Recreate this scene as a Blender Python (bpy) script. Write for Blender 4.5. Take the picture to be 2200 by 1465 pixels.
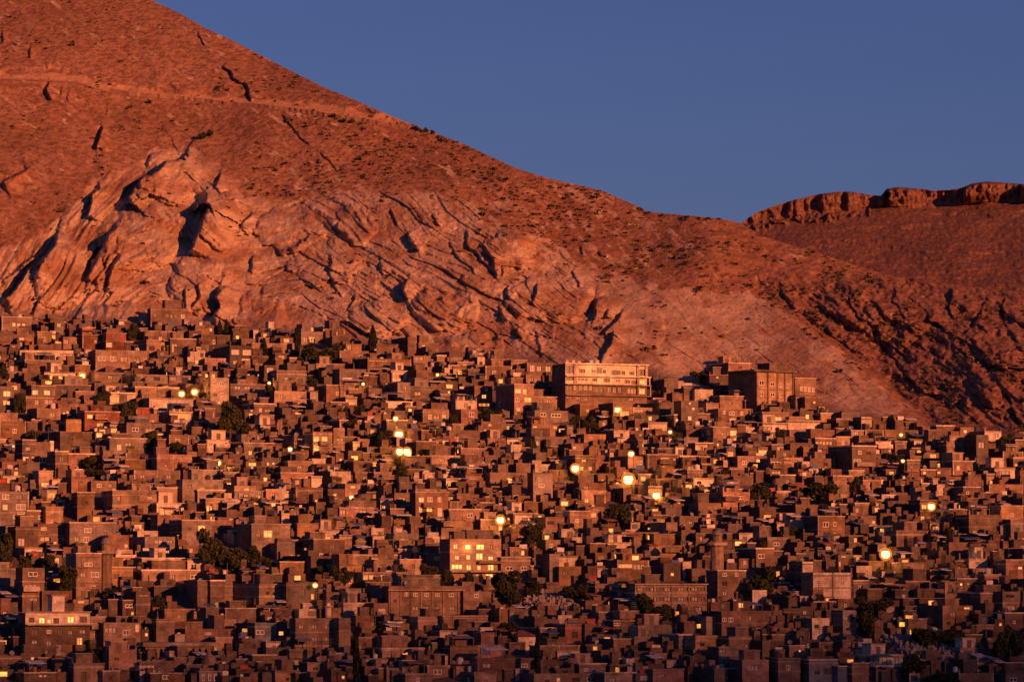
import bpy, math, random
import numpy as np
from mathutils import Vector

R = math.radians
scene = bpy.context.scene
for o in list(bpy.data.objects): bpy.data.objects.remove(o)
COL = scene.collection
rnd = random.Random(11)

# ---------------------------------------------------------------- camera, sky, sun, exposure
IMG_W, IMG_H = 2200.0, 1465.0
FOV, PITCH, CAM_Z = R(15.0), R(3.5), 60.0
FPX = (IMG_W / 2) / math.tan(FOV / 2)
cam_data = bpy.data.cameras.new('camera')
cam_data.sensor_fit = 'HORIZONTAL'
cam_data.angle = FOV
cam_data.clip_start, cam_data.clip_end = 1.0, 30000.0
cam = bpy.data.objects.new('camera', cam_data)
COL.objects.link(cam)
cam.location = (0, 0, CAM_Z)
cam.rotation_euler = (R(90) + PITCH, 0, 0)
scene.camera = cam

SUN_EL, SUN_AZ = R(10.5), R(38.0)           # azimuth measured from behind the camera towards its right
sun_dir = Vector((math.sin(SUN_AZ) * math.cos(SUN_EL), -math.cos(SUN_AZ) * math.cos(SUN_EL), math.sin(SUN_EL)))
world = bpy.data.worlds.new('World'); scene.world = world
world.use_nodes = True
wn, wl = world.node_tree.nodes, world.node_tree.links
bg = wn['Background']
sky = wn.new('ShaderNodeTexSky'); sky.sky_type = 'NISHITA'; sky.sun_disc = False
sky.sun_elevation = SUN_EL
sky.sun_rotation = math.atan2(sun_dir.x, sun_dir.y)
sky.air_density, sky.dust_density, sky.ozone_density = 1.0, 0.4, 4.0
tint = wn.new('ShaderNodeMix'); tint.data_type = 'RGBA'; tint.blend_type = 'MULTIPLY'
tint.inputs['Factor'].default_value = 1.0
tint.inputs['B'].default_value = (0.56, 0.455, 0.75, 1)   # dusk haze takes the green out of the sky
wl.new(sky.outputs[0], tint.inputs['A'])
wl.new(tint.outputs['Result'], bg.inputs['Color'])
bg.inputs['Strength'].default_value = 0.06

sun_data = bpy.data.lights.new('sun', 'SUN')
sun_data.energy, sun_data.angle, sun_data.color = 5.0, R(0.5), (1.0, 0.28, 0.09)
sun = bpy.data.objects.new('sun', sun_data); COL.objects.link(sun)
sun.rotation_euler = (-sun_dir).to_track_quat('-Z', 'Y').to_euler()
sun.location = (300, -300, 300)

scene.view_settings.view_transform = 'Standard'
scene.view_settings.look = 'None'
scene.view_settings.exposure = 0.22
scene.view_settings.gamma = 1.0
scene.cycles.max_bounces = 4
scene.cycles.diffuse_bounces = 1
scene.cycles.glossy_bounces = 2
scene.cycles.transmission_bounces = 2
scene.cycles.use_fast_gi = False

# ---------------------------------------------------------------- sight lines: photo pixel -> point at a distance
cp, sp = math.cos(PITCH), math.sin(PITCH)
def ray(px, py):
    xc = (np.asarray(px, float) - IMG_W / 2) / FPX
    yc = -(np.asarray(py, float) - IMG_H / 2) / FPX
    dy = cp - yc * sp
    return xc / dy, (sp + yc * cp) / dy          # x and z per metre of distance y
def at(px, py, D):
    a, b = ray(px, py)
    return a * D, np.asarray(D, float), b * D + CAM_Z
def project(x, y, z):
    z = z - CAM_Z
    f = y * cp + z * sp
    u = -y * sp + z * cp
    return IMG_W / 2 + FPX * x / f, IMG_H / 2 - FPX * u / f

# ---------------------------------------------------------------- materials
def new_mat(name, rough=0.9, spec=0.2):
    m = bpy.data.materials.new(name); m.use_nodes = True
    b = m.node_tree.nodes['Principled BSDF']
    b.inputs['Roughness'].default_value = rough
    b.inputs['Specular IOR Level'].default_value = spec
    return m, m.node_tree.nodes, m.node_tree.links, b
def ramp(n, pts):
    r = n.new('ShaderNodeValToRGB')
    e = r.color_ramp.elements
    while len(e) < len(pts): e.new(0.5)
    for q, (p, c) in zip(e, pts):
        q.position = p; q.color = (c[0], c[1], c[2], 1) if len(c) == 3 else c
    return r
def noise(n, l, vec, scale, detail=4, rough=0.6, stretch=None):
    t = n.new('ShaderNodeTexNoise'); t.inputs['Scale'].default_value = scale
    t.inputs['Detail'].default_value = detail; t.inputs['Roughness'].default_value = rough
    if stretch:
        mp = n.new('ShaderNodeMapping'); mp.inputs['Scale'].default_value = stretch
        l.new(vec, mp.inputs['Vector']); vec = mp.outputs[0]
    l.new(vec, t.inputs['Vector'])
    return t.outputs['Fac']
def mixc(n, l, fac, a, b, mode='MIX'):
    x = n.new('ShaderNodeMix'); x.data_type = 'RGBA'; x.blend_type = mode
    for s, v in (('Factor', fac), ('A', a), ('B', b)):
        if hasattr(v, 'links') or hasattr(v, 'is_linked'): l.new(v, x.inputs[s])
        elif s == 'Factor': x.inputs[s].default_value = v
        else: x.inputs[s].default_value = (v[0], v[1], v[2], 1)
    return x.outputs['Result']

def wall_material(name, c, rough=0.9, lo=.56):
    m, n, l, b = new_mat(name, rough)
    g = n.new('ShaderNodeNewGeometry'); oi = n.new('ShaderNodeObjectInfo')
    big = noise(n, l, g.outputs['Position'], 0.22, 5, 0.65)
    streak = noise(n, l, g.outputs['Position'], 1.0, 3, 0.6, (1.6, 1.6, 0.18))
    fine = noise(n, l, g.outputs['Position'], 2.2, 3, 0.7)
    d = [v * 0.62 for v in c]; u = [min(1, v * 1.28) for v in c]
    r1 = ramp(n, [(0.30, d), (0.5, c), (0.72, u)]); l.new(big, r1.inputs[0])
    r2 = ramp(n, [(0.35, (.84, .83, .82)), (0.6, (1.04, 1.04, 1.04))]); l.new(streak, r2.inputs[0])
    r3 = ramp(n, [(0.3, (.8, .8, .8)), (0.7, (1.15, 1.13, 1.1))]); l.new(fine, r3.inputs[0])
    r4 = ramp(n, [(0.0, (lo, lo * .98, lo * .98)), (1.0, (1.26, 1.23, 1.18))]); l.new(oi.outputs['Random'], r4.inputs[0])
    x = mixc(n, l, 1.0, r1.outputs[0], r2.outputs[0], 'MULTIPLY')
    x = mixc(n, l, 1.0, x, r3.outputs[0], 'MULTIPLY')
    x = mixc(n, l, 1.0, x, r4.outputs[0], 'MULTIPLY')
    pt = noise(n, l, g.outputs['Position'], 0.42, 2, 0.5, (1, 1, 1.7))
    r5 = ramp(n, [(0.0, (.70, .68, .67)), (.42, (.70, .68, .67)), (.435, (1, 1, 1)), (.60, (1, 1, 1)), (.61, (1.32, 1.3, 1.26))]); l.new(pt, r5.inputs[0])
    x = mixc(n, l, 0.75, x, r5.outputs[0], 'MULTIPLY')
    l.new(x, b.inputs['Base Color'])
    bp = n.new('ShaderNodeBump'); bp.inputs['Strength'].default_value = 0.5; bp.inputs['Distance'].default_value = 0.08
    l.new(fine, bp.inputs['Height']); l.new(bp.outputs[0], b.inputs['Normal'])
    return m
def plain(name, c, rough=0.7, spec=0.3, var=0.25, scale=1.5):
    m, n, l, b = new_mat(name, rough, spec)
    g = n.new('ShaderNodeNewGeometry')
    f = noise(n, l, g.outputs['Position'], scale, 3)
    r = ramp(n, [(0.3, [v * (1 - var) for v in c]), (0.7, [min(1, v * (1 + var)) for v in c])]); l.new(f, r.inputs[0])
    l.new(r.outputs[0], b.inputs['Base Color'])
    return m
def glow(name, c, s, var=True):
    m, n, l, b = new_mat(name, 0.6)
    b.inputs['Base Color'].default_value = (.25, .2, .12, 1)
    b.inputs['Emission Color'].default_value = (*c, 1)
    if var:      # curtains and furniture behind a lit window
        g = n.new('ShaderNodeNewGeometry')
        f = noise(n, l, g.outputs['Position'], 1.3, 2)
        mr = n.new('ShaderNodeMapRange'); mr.inputs['From Min'].default_value = .3; mr.inputs['From Max'].default_value = .7
        mr.inputs['To Min'].default_value = s * .35; mr.inputs['To Max'].default_value = s * 1.3
        l.new(f, mr.inputs[0]); l.new(mr.outputs[0], b.inputs['Emission Strength'])
    else: b.inputs['Emission Strength'].default_value = s
    m.cycles.emission_sampling = 'NONE'
    return m

WALLS = {
 't': [wall_material('concrete_tan', (.30, .215, .16)), wall_material('concrete_grey_tan', (.25, .185, .145)),
       wall_material('concrete_sand', (.36, .265, .20)), wall_material('concrete_dark_tan', (.205, .15, .12)), wall_material('ochre_render', (.33, .215, .125)), wall_material('rosy_render', (.32, .205, .165)), wall_material('grey_block', (.25, .215, .195))],
 'p': [wall_material('pale_plaster', (.66, .58, .48), .9, .9), wall_material('cream_plaster', (.54, .47, .385), .9, .85)],
 'b': [wall_material('brown_plaster', (.20, .145, .115))],
 'r': [wall_material('red_brown_plaster', (.27, .12, .085))],
 'g': [wall_material('grey_cement', (.20, .165, .15))],
 's': [wall_material('blue_grey_plaster', (.22, .24, .28))],  # bluish tone of fronts standing in shade, painted in as wall colour
}
M = {
 'glass': plain('dark_window_glass', (.035, .035, .045), .25, .5), 'curtain': plain('pale_curtain', (.50, .44, .38), .9, .1),
 'frame': plain('cream_window_frame', (.66, .60, .52), .6), 'frame_dark': plain('brown_window_frame', (.13, .10, .08), .6),
 'lit': glow('warm_lit_window', (1.0, .30, .05), .95), 'bright': glow('bright_lit_window', (1.0, .35, .06), 1.7),
 'vivid': glow('vivid_lit_window', (1.0, .38, .075), 2.8), 'bulb': glow('street_lamp_bulb', (1.0, .44, .17), 6.0, False),
 'red': plain('red_cloth', (.40, .06, .05)), 'blue': plain('blue_tarpaulin', (.08, .14, .30)),
 'white': plain('white_cloth', (.62, .58, .54)), 'green': plain('green_tarpaulin', (.07, .16, .11)),
 'metal': plain('galvanised_metal', (.20, .19, .185), .5, .5), 'dark_metal': plain('dark_metal', (.06, .055, .05), .5, .5),
 'slab': wall_material('roof_concrete', (.25, .205, .17)), 'trim': wall_material('pale_slab_edge', (.38, .315, .26)),
 'tank_white': plain('white_tank', (.58, .54, .48)), 'tank_red': plain('rusty_tank', (.27, .12, .07)), 'tank_dark': plain('black_tank', (.05, .05, .05)),
 'bark': plain('tree_bark', (.09, .065, .05)), 'tile': plain('red_roof_tile', (.30, .10, .06)), 'stone': plain('pale_stone', (.30, .26, .225)),
 'asphalt': plain('road_asphalt', (.11, .09, .08)),
}
def globe_material():  # glowing shell around each bulb, painting in its halo
    m = bpy.data.materials.new('frosted_lamp_globe'); m.use_nodes = True; n, l = m.node_tree.nodes, m.node_tree.links
    n.remove(n['Principled BSDF']); e = n.new('ShaderNodeEmission'); e.inputs['Color'].default_value = (1, .25, .02, 1); e.inputs['Strength'].default_value = 1.15
    t = n.new('ShaderNodeBsdfTransparent'); x = n.new('ShaderNodeMixShader'); x.inputs[0].default_value = .38
    l.new(t.outputs[0], x.inputs[1]); l.new(e.outputs[0], x.inputs[2]); l.new(x.outputs[0], n['Material Output'].inputs['Surface']); m.cycles.emission_sampling = 'NONE'
    return m
M['globe'] = globe_material()
def leaf_material(name, a, c):
    m, n, l, b = new_mat(name, .8, .15)
    g = n.new('ShaderNodeNewGeometry')
    r = ramp(n, [(0, a), (1, c)]); l.new(g.outputs['Random Per Island'], r.inputs[0])
    l.new(r.outputs[0], b.inputs['Base Color'])
    return m
M['block'] = wall_material('bare_block_wall', (.135, .105, .09))  # dark tone for left faces, their shade put into the colour
M['terrace'] = wall_material('cream_painted_wall', (.76, .66, .52), .85, 1.0)
M['leaf'] = leaf_material('dark_foliage', (.025, .03, .013), (.085, .09, .04))
M['needle'] = leaf_material('cypress_foliage', (.014, .020, .012), (.035, .045, .022))
M['scrub'] = leaf_material('dry_scrub', (.045, .038, .020), (.13, .095, .055))

# ---------------------------------------------------------------- object helpers
def tag(o, label=None, cat=None, group=None, kind=None):
    for k, v in (('label', label), ('category', cat), ('group', group), ('kind', kind)):
        if v: o[k] = v
    return o
def empty(name, loc, rz=0.0):
    o = bpy.data.objects.new(name, None); COL.objects.link(o)
    o.location = loc; o.rotation_euler = (0, 0, rz); o.empty_display_size = 2
    return o
def mesh_obj(name, me, parent=None, loc=(0, 0, 0), rz=0.0):
    o = bpy.data.objects.new(name, me); COL.objects.link(o)
    o.location = loc
    if rz: o.rotation_euler = (0, 0, rz)
    if parent: o.parent = parent
    return o
class MB:
    """collects faces with material slots into ONE mesh"""
    def __init__(s): s.v, s.f, s.mi, s.mats = [], [], [], []
    def slot(s, m):
        if m not in s.mats: s.mats.append(m)
        return s.mats.index(m)
    def quad(s, pts, m):
        i = len(s.v); s.v.extend(pts); s.f.append(tuple(range(i, i + len(pts)))); s.mi.append(s.slot(m))
    def box(s, x0, x1, y0, y1, z0, z1, m, bottom=True, T=None):
        i = len(s.v)
        p = [(x0, y0, z0), (x1, y0, z0), (x1, y1, z0), (x0, y1, z0), (x0, y0, z1), (x1, y0, z1), (x1, y1, z1), (x0, y1, z1)]
        if T: p = [T(q) for q in p]
        s.v.extend(p)
        fs = [(0, 1, 5, 4), (1, 2, 6, 5), (2, 3, 7, 6), (3, 0, 4, 7), (4, 5, 6, 7)] + ([(3, 2, 1, 0)] if bottom else [])
        k = s.slot(m)
        for f in fs: s.f.append(tuple(i + q for q in f)); s.mi.append(k)
    def lathe(s, prof, m, n=10, c=(0, 0, 0)):
        i = len(s.v); k = s.slot(m)
        for r, z in prof:
            for j in range(n):
                a = 2 * math.pi * j / n; s.v.append((c[0] + r * math.cos(a), c[1] + r * math.sin(a), c[2] + z))
        for q in range(len(prof) - 1):
            for j in range(n):
                a, b = i + q * n + j, i + q * n + (j + 1) % n
                s.f.append((a, b, b + n, a + n)); s.mi.append(k)
        s.f.append(tuple(i + (len(prof) - 1) * n + j for j in range(n))); s.mi.append(k)
    def tube(s, p, q, r0, r1, m, n=6):
        p, q = Vector(p), Vector(q); d = (q - p).normalized()
        a = d.orthogonal().normalized(); b = d.cross(a); i = len(s.v); k = s.slot(m)
        for c, r in ((p, r0), (q, r1)):
            for j in range(n):
                t = 2 * math.pi * j / n; s.v.append(tuple(c + a * (r * math.cos(t)) + b * (r * math.sin(t))))
        for j in range(n):
            s.f.append((i + j, i + (j + 1) % n, i + n + (j + 1) % n, i + n + j)); s.mi.append(k)
        s.f.append(tuple(i + n + j for j in range(n))); s.mi.append(k)
    def mesh(s, name):
        me = bpy.data.meshes.new(name); me.from_pydata(s.v, [], s.f)
        for m in s.mats: me.materials.append(m)
        me.polygons.foreach_set('material_index', s.mi); me.update()
        return me
    def build(s, name, parent=None, loc=(0, 0, 0), rz=0.0): return mesh_obj(name, s.mesh(name), parent, loc, rz)
CREST = 2.0  # height offset of the added shading ridge
# ---------------------------------------------------------------- noise
def _h(ix, iy, seed):
    h = (ix.astype(np.uint32) * np.uint32(374761393) + iy.astype(np.uint32) * np.uint32(668265263) + np.uint32(seed * 1442695 + 12345))
    h = (h ^ (h >> np.uint32(13))) * np.uint32(1274126177)
    h = h ^ (h >> np.uint32(16))
    return (h & np.uint32(0xffff)).astype(np.float32) / 32768.0 - 1.0
def vnoise(x, y, seed=0):
    x = np.asarray(x, np.float32); y = np.asarray(y, np.float32)
    x0 = np.floor(x); y0 = np.floor(y); fx = x - x0; fy = y - y0
    ix = x0.astype(np.int64); iy = y0.astype(np.int64)
    u = fx * fx * fx * (fx * (fx * 6 - 15) + 10); v = fy * fy * fy * (fy * (fy * 6 - 15) + 10)
    a, b, c, d = _h(ix, iy, seed), _h(ix + 1, iy, seed), _h(ix, iy + 1, seed), _h(ix + 1, iy + 1, seed)
    return (a * (1 - u) + b * u) * (1 - v) + (c * (1 - u) + d * u) * v
def fbm(x, y, seed=0, octv=4, gain=0.5):
    s = 0; a = 1.0; t = 0
    for k in range(octv):
        s = s + a * vnoise(x * 2 ** k + 17.3 * k, y * 2 ** k - 9.1 * k, seed + k); t += a; a *= gain
    return s / t
def sstep(e0, e1, x):
    t = np.clip((x - e0) / (e1 - e0), 0, 1); return t * t * (3 - 2 * t)
def poly(pts):
    xs, ys = zip(*pts); return lambda x: np.interp(x, xs, ys)

# ---------------------------------------------------------------- the mountain: outline, foot, slope
RIDGE = poly([(-1300, -520), (-300, -345), (320, -2), (380, 26), (440, 60), (500, 88), (600, 140), (700, 190), (760, 214), (830, 245), (880, 266), (905, 277), (950, 292), (1000, 311), (1040, 330),
              (1110, 362), (1180, 384), (1240, 397), (1300, 412), (1335, 428), (1370, 443), (1390, 455), (1440, 460), (1480, 463), (1560, 472), (1590, 479),
              (1630, 505), (1700, 527), (1780, 551), (1850, 574), (1930, 596), (2050, 612), (2200, 628), (2500, 660), (3600, 700)])
YTOP = poly([(-300, 690), (0, 690), (300, 700), (600, 715), (750, 738), (900, 758), (1050, 775), (1200, 792), (1400, 806), (1500, 842), (1600, 826), (1750, 884), (1900, 905), (1990, 922), (2200, 945), (2500, 950)])
def T_of(py): return ray(0, py)[1]
GX = np.arange(-1300, 3700, 20.0)
GY = np.arange(2300, -420, -4.0)
D0 = np.full(len(GX), 700.0)
Dg = np.zeros((len(GY), len(GX)))
k_ = np.exp(-np.linspace(-2, 2, 21) ** 2); k_ /= k_.sum()
yt = np.convolve(np.pad(YTOP(GX), 10, mode='edge'), k_, mode='valid')
for j, py in enumerate(GY):
    if j == 0: Dg[0] = 520.0; continue
    Ta, Tb = T_of(GY[j - 1]), T_of(py)
    above = sstep(0, 1, (yt - py) / 60.0)
    t_town = 0.29 if py < 1500 else 0.27
    t_hill = 0.66 - 0.07 * sstep(0, 300, yt - py) - 0.15 * sstep(1450, 1950, GX)
    t = t_town * (1 - above) + t_hill * above
    Dg[j] = Dg[j - 1] * (t - Ta) / (t - Tb)
for j in range(len(GY)): Dg[j] = np.convolve(np.pad(Dg[j], 2, mode='edge'), [.1, .2, .4, .2, .1], mode='valid')
off = np.interp(1465, GY[::-1], Dg[::-1, 0])
print('distance at bottom', off, 'town top', np.interp(720, GY[::-1], Dg[::-1, 95]), 'ridge', np.interp(20, GY[::-1], Dg[::-1, 81]))
def base_D(px, py):
    fx = np.clip((np.asarray(px, float) - GX[0]) / 20.0, 0, len(GX) - 1.001); fy = np.clip((GY[0] - np.asarray(py, float)) / 4.0, 0, len(GY) - 1.001)
    ix = fx.astype(int); iy = fy.astype(int); u = fx - ix; v = fy - iy
    return (Dg[iy, ix] * (1 - u) + Dg[iy, ix + 1] * u) * (1 - v) + (Dg[iy + 1, ix] * (1 - u) + Dg[iy + 1, ix + 1] * u) * v
def ground(px, py):
    D = float(base_D(px, py)); x, y, z = at(px, py, D); return Vector((float(x), float(y), float(z))), D

# ledges traced on the rock: points run along a left-facing scarp, height in metres
SCARPS = [
 ([(401, 324), (390, 340), (358, 345), (338, 363), (310, 383), (293, 395), (284, 412), (274, 425), (277, 443), (301, 456)], 9, 60),
 ([(206, 400), (195, 415), (192, 446), (184, 462)], 6, 40),
 ([(444, 418), (430, 436), (447, 445), (430, 472), (422, 498), (399, 540)], 10, 70),
 ([(122, 499), (115, 524), (95, 544), (69, 567), (54, 592), (32, 621), (-5, 645)], 9, 70),
 ([(89, 547), (77, 570), (69, 590)], 3, 25),
 ([(252, 484), (229, 501), (224, 518), (206, 544), (198, 567), (189, 592), (183, 612)], 6, 40),
 ([(238, 544), (226, 558), (218, 581), (204, 598), (201, 621)], 2.6, 16),
 ([(258, 544), (241, 567), (232, 592), (221, 624)], 3.6, 40),
 ([(64, 356), (43, 369), (20, 377), (-5, 394)], 5, 40),
 ([(217, 268), (214, 290), (213, 325)], 4, 30),
 ([(470, 610), (465, 638), (470, 656), (456, 673), (442, 690)], 6, 50),
 ([(545, 452), (528, 472), (517, 492)], 3.6, 40),
 ([(473, 377), (459, 405)], 3, 30),
 ([(89, 640), (69, 678)], 3.5, 30),
 ([(396, 618), (397, 672)], 2.2, 14), ([(424, 604), (428, 640), (412, 662)], 2.4, 16),
 ([(178, 652), (160, 688), (142, 712)], 2.6, 30),
 ([(92, 540), (60, 556), (20, 590), (-5, 600)], 4, 25),
 ([(874, 499), (880, 520), (883, 539), (892, 550)], 3.2, 34),
 ([(874, 600), (860, 612), (858, 626), (874, 648)], 4.7, 42),
 ([(668, 496), (655, 508), (640, 524), (625, 530)], 2.4, 34),
 ([(541, 549), (538, 570), (534, 588)], 2.3, 25),
 ([(724, 476), (730, 492), (738, 505)], 1.7, 17), ([(840, 455), (848, 470), (856, 486)], 1.4, 15), ([(930, 462), (945, 486), (950, 492)], 1.7, 15),
 ([(703, 545), (710, 590), (722, 622), (738, 640)], 1.6, 15), ([(812, 556), (826, 585), (834, 592)], 1.4, 13), ([(757, 632), (750, 650), (742, 662)], 1.9, 17),
 ([(1000, 494), (1016, 545), (1036, 566)], 1.6, 17), ([(966, 520), (1000, 570), (1020, 590)], 1.3, 13),
 ([(1276, 640), (1273, 660), (1270, 684)], 4.0, 38), ([(1299, 664), (1295, 684)], 2.2, 17),
 ([(1340, 668), (1325, 688), (1310, 700), (1292, 711), (1297, 722)], 2.9, 34), ([(1316, 711), (1307, 737), (1292, 755), (1285, 778)], 2.9, 34),
 ([(1089, 618), (1095, 646)], 2.4, 21), ([(1073, 655), (1083, 690)], 1.9, 15),
 ([(1049, 506), (1040, 530), (1055, 560), (1061, 606)], 2.0, 21), ([(1154, 612), (1150, 638), (1142, 645)], 2.2, 21), ([(1107, 708), (1113, 726)], 2.5, 17),
 ([(1227, 581), (1238, 604), (1243, 618)], 1.6, 13), ([(1078, 574), (1072, 592)], 1.7, 13), ([(1150, 716), (1152, 770)], 1.3, 11),
 ([(1250, 537), (1254, 552)], 1.4, 11), ([(1283, 542), (1297, 556)], 1.4, 11),
 ([(475, 137), (490, 155), (500, 168), (523, 185), (533, 205), (546, 222)], 2.2, 28), ([(418, 72), (430, 88), (440, 98)], 1.5, 14),
 ([(98, 178), (90, 192), (96, 205), (110, 218)], 2.5, 21), ([(131, 192), (128, 206)], 1.5, 9), ([(148, 196), (146, 218)], 1.5, 9),
 ([(8, 65), (4, 90)], 2.0, 14), ([(62, 100), (66, 128)], 2.0, 14), ([(103, 135), (104, 148)], 1.5, 8), ([(230, 225), (228, 245)], 1.0, 8),
 ([(600, 246), (622, 268), (640, 290), (660, 308)], 1.1, 14), ([(680, 325), (700, 350), (716, 372)], 0.9, 11),
 # the gullies on the right
 ([(1814, 634), (1841, 676), (1875, 710), (1890, 733), (1932, 760), (1955, 783)], 1.2, 35),
 ([(1930, 790), (1955, 817), (1985, 846), (2016, 854)], 1.9, 56), ([(1922, 612), (1913, 645), (1936, 672), (1942, 698)], 1.0, 28),
 ([(2040, 615), (2032, 657), (2047, 690)], 1.8, 42), ([(1978, 682), (2024, 709), (2066, 737), (2110, 755)], 1.9, 49),
 ([(2095, 815), (2116, 871), (2138, 884)], 1.5, 35), ([(1686, 640), (1708, 661)], 0.9, 28), ([(1776, 706), (1783, 722), (1818, 749), (1864, 768)], 1.0, 28),
 ([(2082, 896), (2120, 886), (2150, 900)], 1.0, 28), ([(1936, 615), (1966, 600)], 0.8, 21), ([(2120, 640), (2096, 690), (2070, 730)], 1.4, 35),
 ([(2040, 735), (2080, 770), (2130, 790), (2210, 800)], 1.5, 42), ([(2150, 640), (2160, 690), (2190, 740)], 1.2, 42), ([(1975, 660), (1990, 690)], 0.9, 21),
 ([(1950, 640), (1975, 668)], 0.9, 21), ([(2140, 760), (2180, 745), (2210, 735)], 1.5, 28), ([(1860, 640), (1885, 670), (1905, 700)], 0.8, 21),
 ([(2160, 850), (2185, 900), (2210, 930)], 1.5, 35), ([(2010, 560), (1996, 575), (2010, 590)], 0.9, 28), ([(1620, 600), (1650, 618)], 0.5, 14), ([(1800, 570), (1815, 588)], 0.5, 14),
 ([(1890, 745), (1920, 775), (1930, 800)], 0.9, 28), ([(2060, 850), (2080, 880)], 0.9, 28),
]
ROCKTOP = poly([(-300, 560), (0, 540), (110, 485), (190, 400), (260, 350), (330, 330), (400, 318), (455, 365), (520, 420), (600, 440), (700, 425), (850, 415), (950, 430), (1050, 470),
                (1150, 520), (1250, 575), (1300, 600), (1420, 606), (1550, 622), (1640, 652), (1720, 702), (1775, 737), (1850, 802), (1920, 862), (1990, 925), (2500, 1400)])
SPUR = [(1560, 600), (1640, 652), (1720, 702), (1775, 737), (1850, 802), (1920, 862), (1995, 925)]
ROAD = poly([(-300, 165), (0, 171), (100, 173), (170, 178), (225, 196), (300, 205), (400, 214), (480, 224), (560, 230), (640, 240), (720, 252), (800, 264), (860, 274), (905, 279), (930, 290)])
FOLD = poly([(-300, 1450), (0, 870), (150, 640), (260, 500), (330, 462), (400, 480), (480, 540), (560, 560), (640, 545), (760, 600), (900, 700), (1050, 790), (1200, 880), (1400, 1010), (1600, 1145), (1800, 1280), (2200, 1560), (2600, 1900)])

def scarp_relief(x, y):
    wx = x + 5 * fbm(x / 14, y / 14, 71, 3) + 9 * fbm(x / 45, y / 45, 75, 2)
    wy = y + 5 * fbm(x / 14, y / 14, 73, 3) + 7 * fbm(x / 45, y / 45, 77, 2)
    out = np.zeros_like(x)
    for pts, h, L in SCARPS:
        P = np.array(pts, float)
        x0, x1 = P[:, 0].min() - L * 1.2, P[:, 0].max() + L * 3.2
        y0, y1 = P[:, 1].min() - L * 1.6, P[:, 1].max() + L * 1.6
        m = (x > x0) & (x < x1) & (y > y0) & (y < y1)
        if not m.any(): continue
        qx, qy = wx[m], wy[m]
        best = np.full(qx.shape, 1e9); sg = np.zeros(qx.shape); tt = np.zeros(qx.shape)
        seg = np.hypot(*np.diff(P, axis=0).T); cum = np.concatenate([[0], np.cumsum(seg)]); tot = cum[-1]
        for k in range(len(P) - 1):
            a, b = P[k], P[k + 1]; d = b - a; ll = max(seg[k], 1e-3)
            t = np.clip(((qx - a[0]) * d[0] + (qy - a[1]) * d[1]) / ll ** 2, 0, 1)
            ex, ey = qx - a[0] - t * d[0], qy - a[1] - t * d[1]
            dist = np.hypot(ex, ey); s = np.sign(d[1] * ex - d[0] * ey)      # positive on the photo's right of a downward line
            u = dist < best
            best = np.where(u, dist, best); sg = np.where(u, s, sg); tt = np.where(u, (cum[k] + t * ll) / tot, tt)
        if P[-1, 1] < P[0, 1]: sg = -sg
        endf = sstep(0, 0.10, tt) * (1 - sstep(0.90, 1.0, tt)) * 0.85 + 0.15
        d = best * sg
        r = np.where(d > 0, np.exp(-(d / L) ** 1.5), -0.45 * np.exp(-(-d / (0.55 * L))))
        edge = np.exp(-(best / (L * 1.4)) ** 2)
        out[m] += h * endf * np.where(d > 0, (r + 0.45) * sstep(0, 4.5, d) - 0.45, r) * edge
    return out

DOMES = [(300, 520, 95, 70, 3.4), (235, 690, 80, 34, 3.2), (560, 690, 66, 60, 3.4), (352, 392, 66, 52, 3.0), (470, 470, 44, 62, 3.0), (700, 560, 80, 48, 2.6), (955, 665, 74, 44, 2.3), (1095, 545, 62, 48, 2.6),
         (620, 500, 80, 42, 2.4), (820, 690, 60, 40, 2.6), (1180, 640, 90, 50, 2.4), (1350, 700, 90, 60, 1.2), (130, 600, 60, 70, 2.8), (60, 690, 60, 30, 2.2), (430, 610, 60, 60, 2.4), (760, 480, 60, 36, 1.8), (1010, 740, 80, 26, 2.2)]
def domes(x, y):
    qx = x + 26 * fbm(x / 48, y / 48, 411, 4); qy = y + 24 * fbm(x / 48, y / 48, 413, 4); b = np.zeros(np.shape(x)); 
    for cx_, cy_, rx, ry, h in DOMES:
        d2 = ((qx - cx_) / rx) ** 2 + ((qy - cy_) / ry) ** 2
        b = np.maximum(b, h * np.sqrt(np.clip(1 - d2, 0, 1)) * (d2 < 1)); 
    return b
def fold_s(x, y):
    wx = 22 * fbm(x / 170, y / 170, 3, 2); wy = 26 * fbm(x / 160, y / 160, 9, 2)
    return (y + wy) - FOLD(x + wx) + 2 * fbm(x / 16, y / 16, 41, 2)
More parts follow.
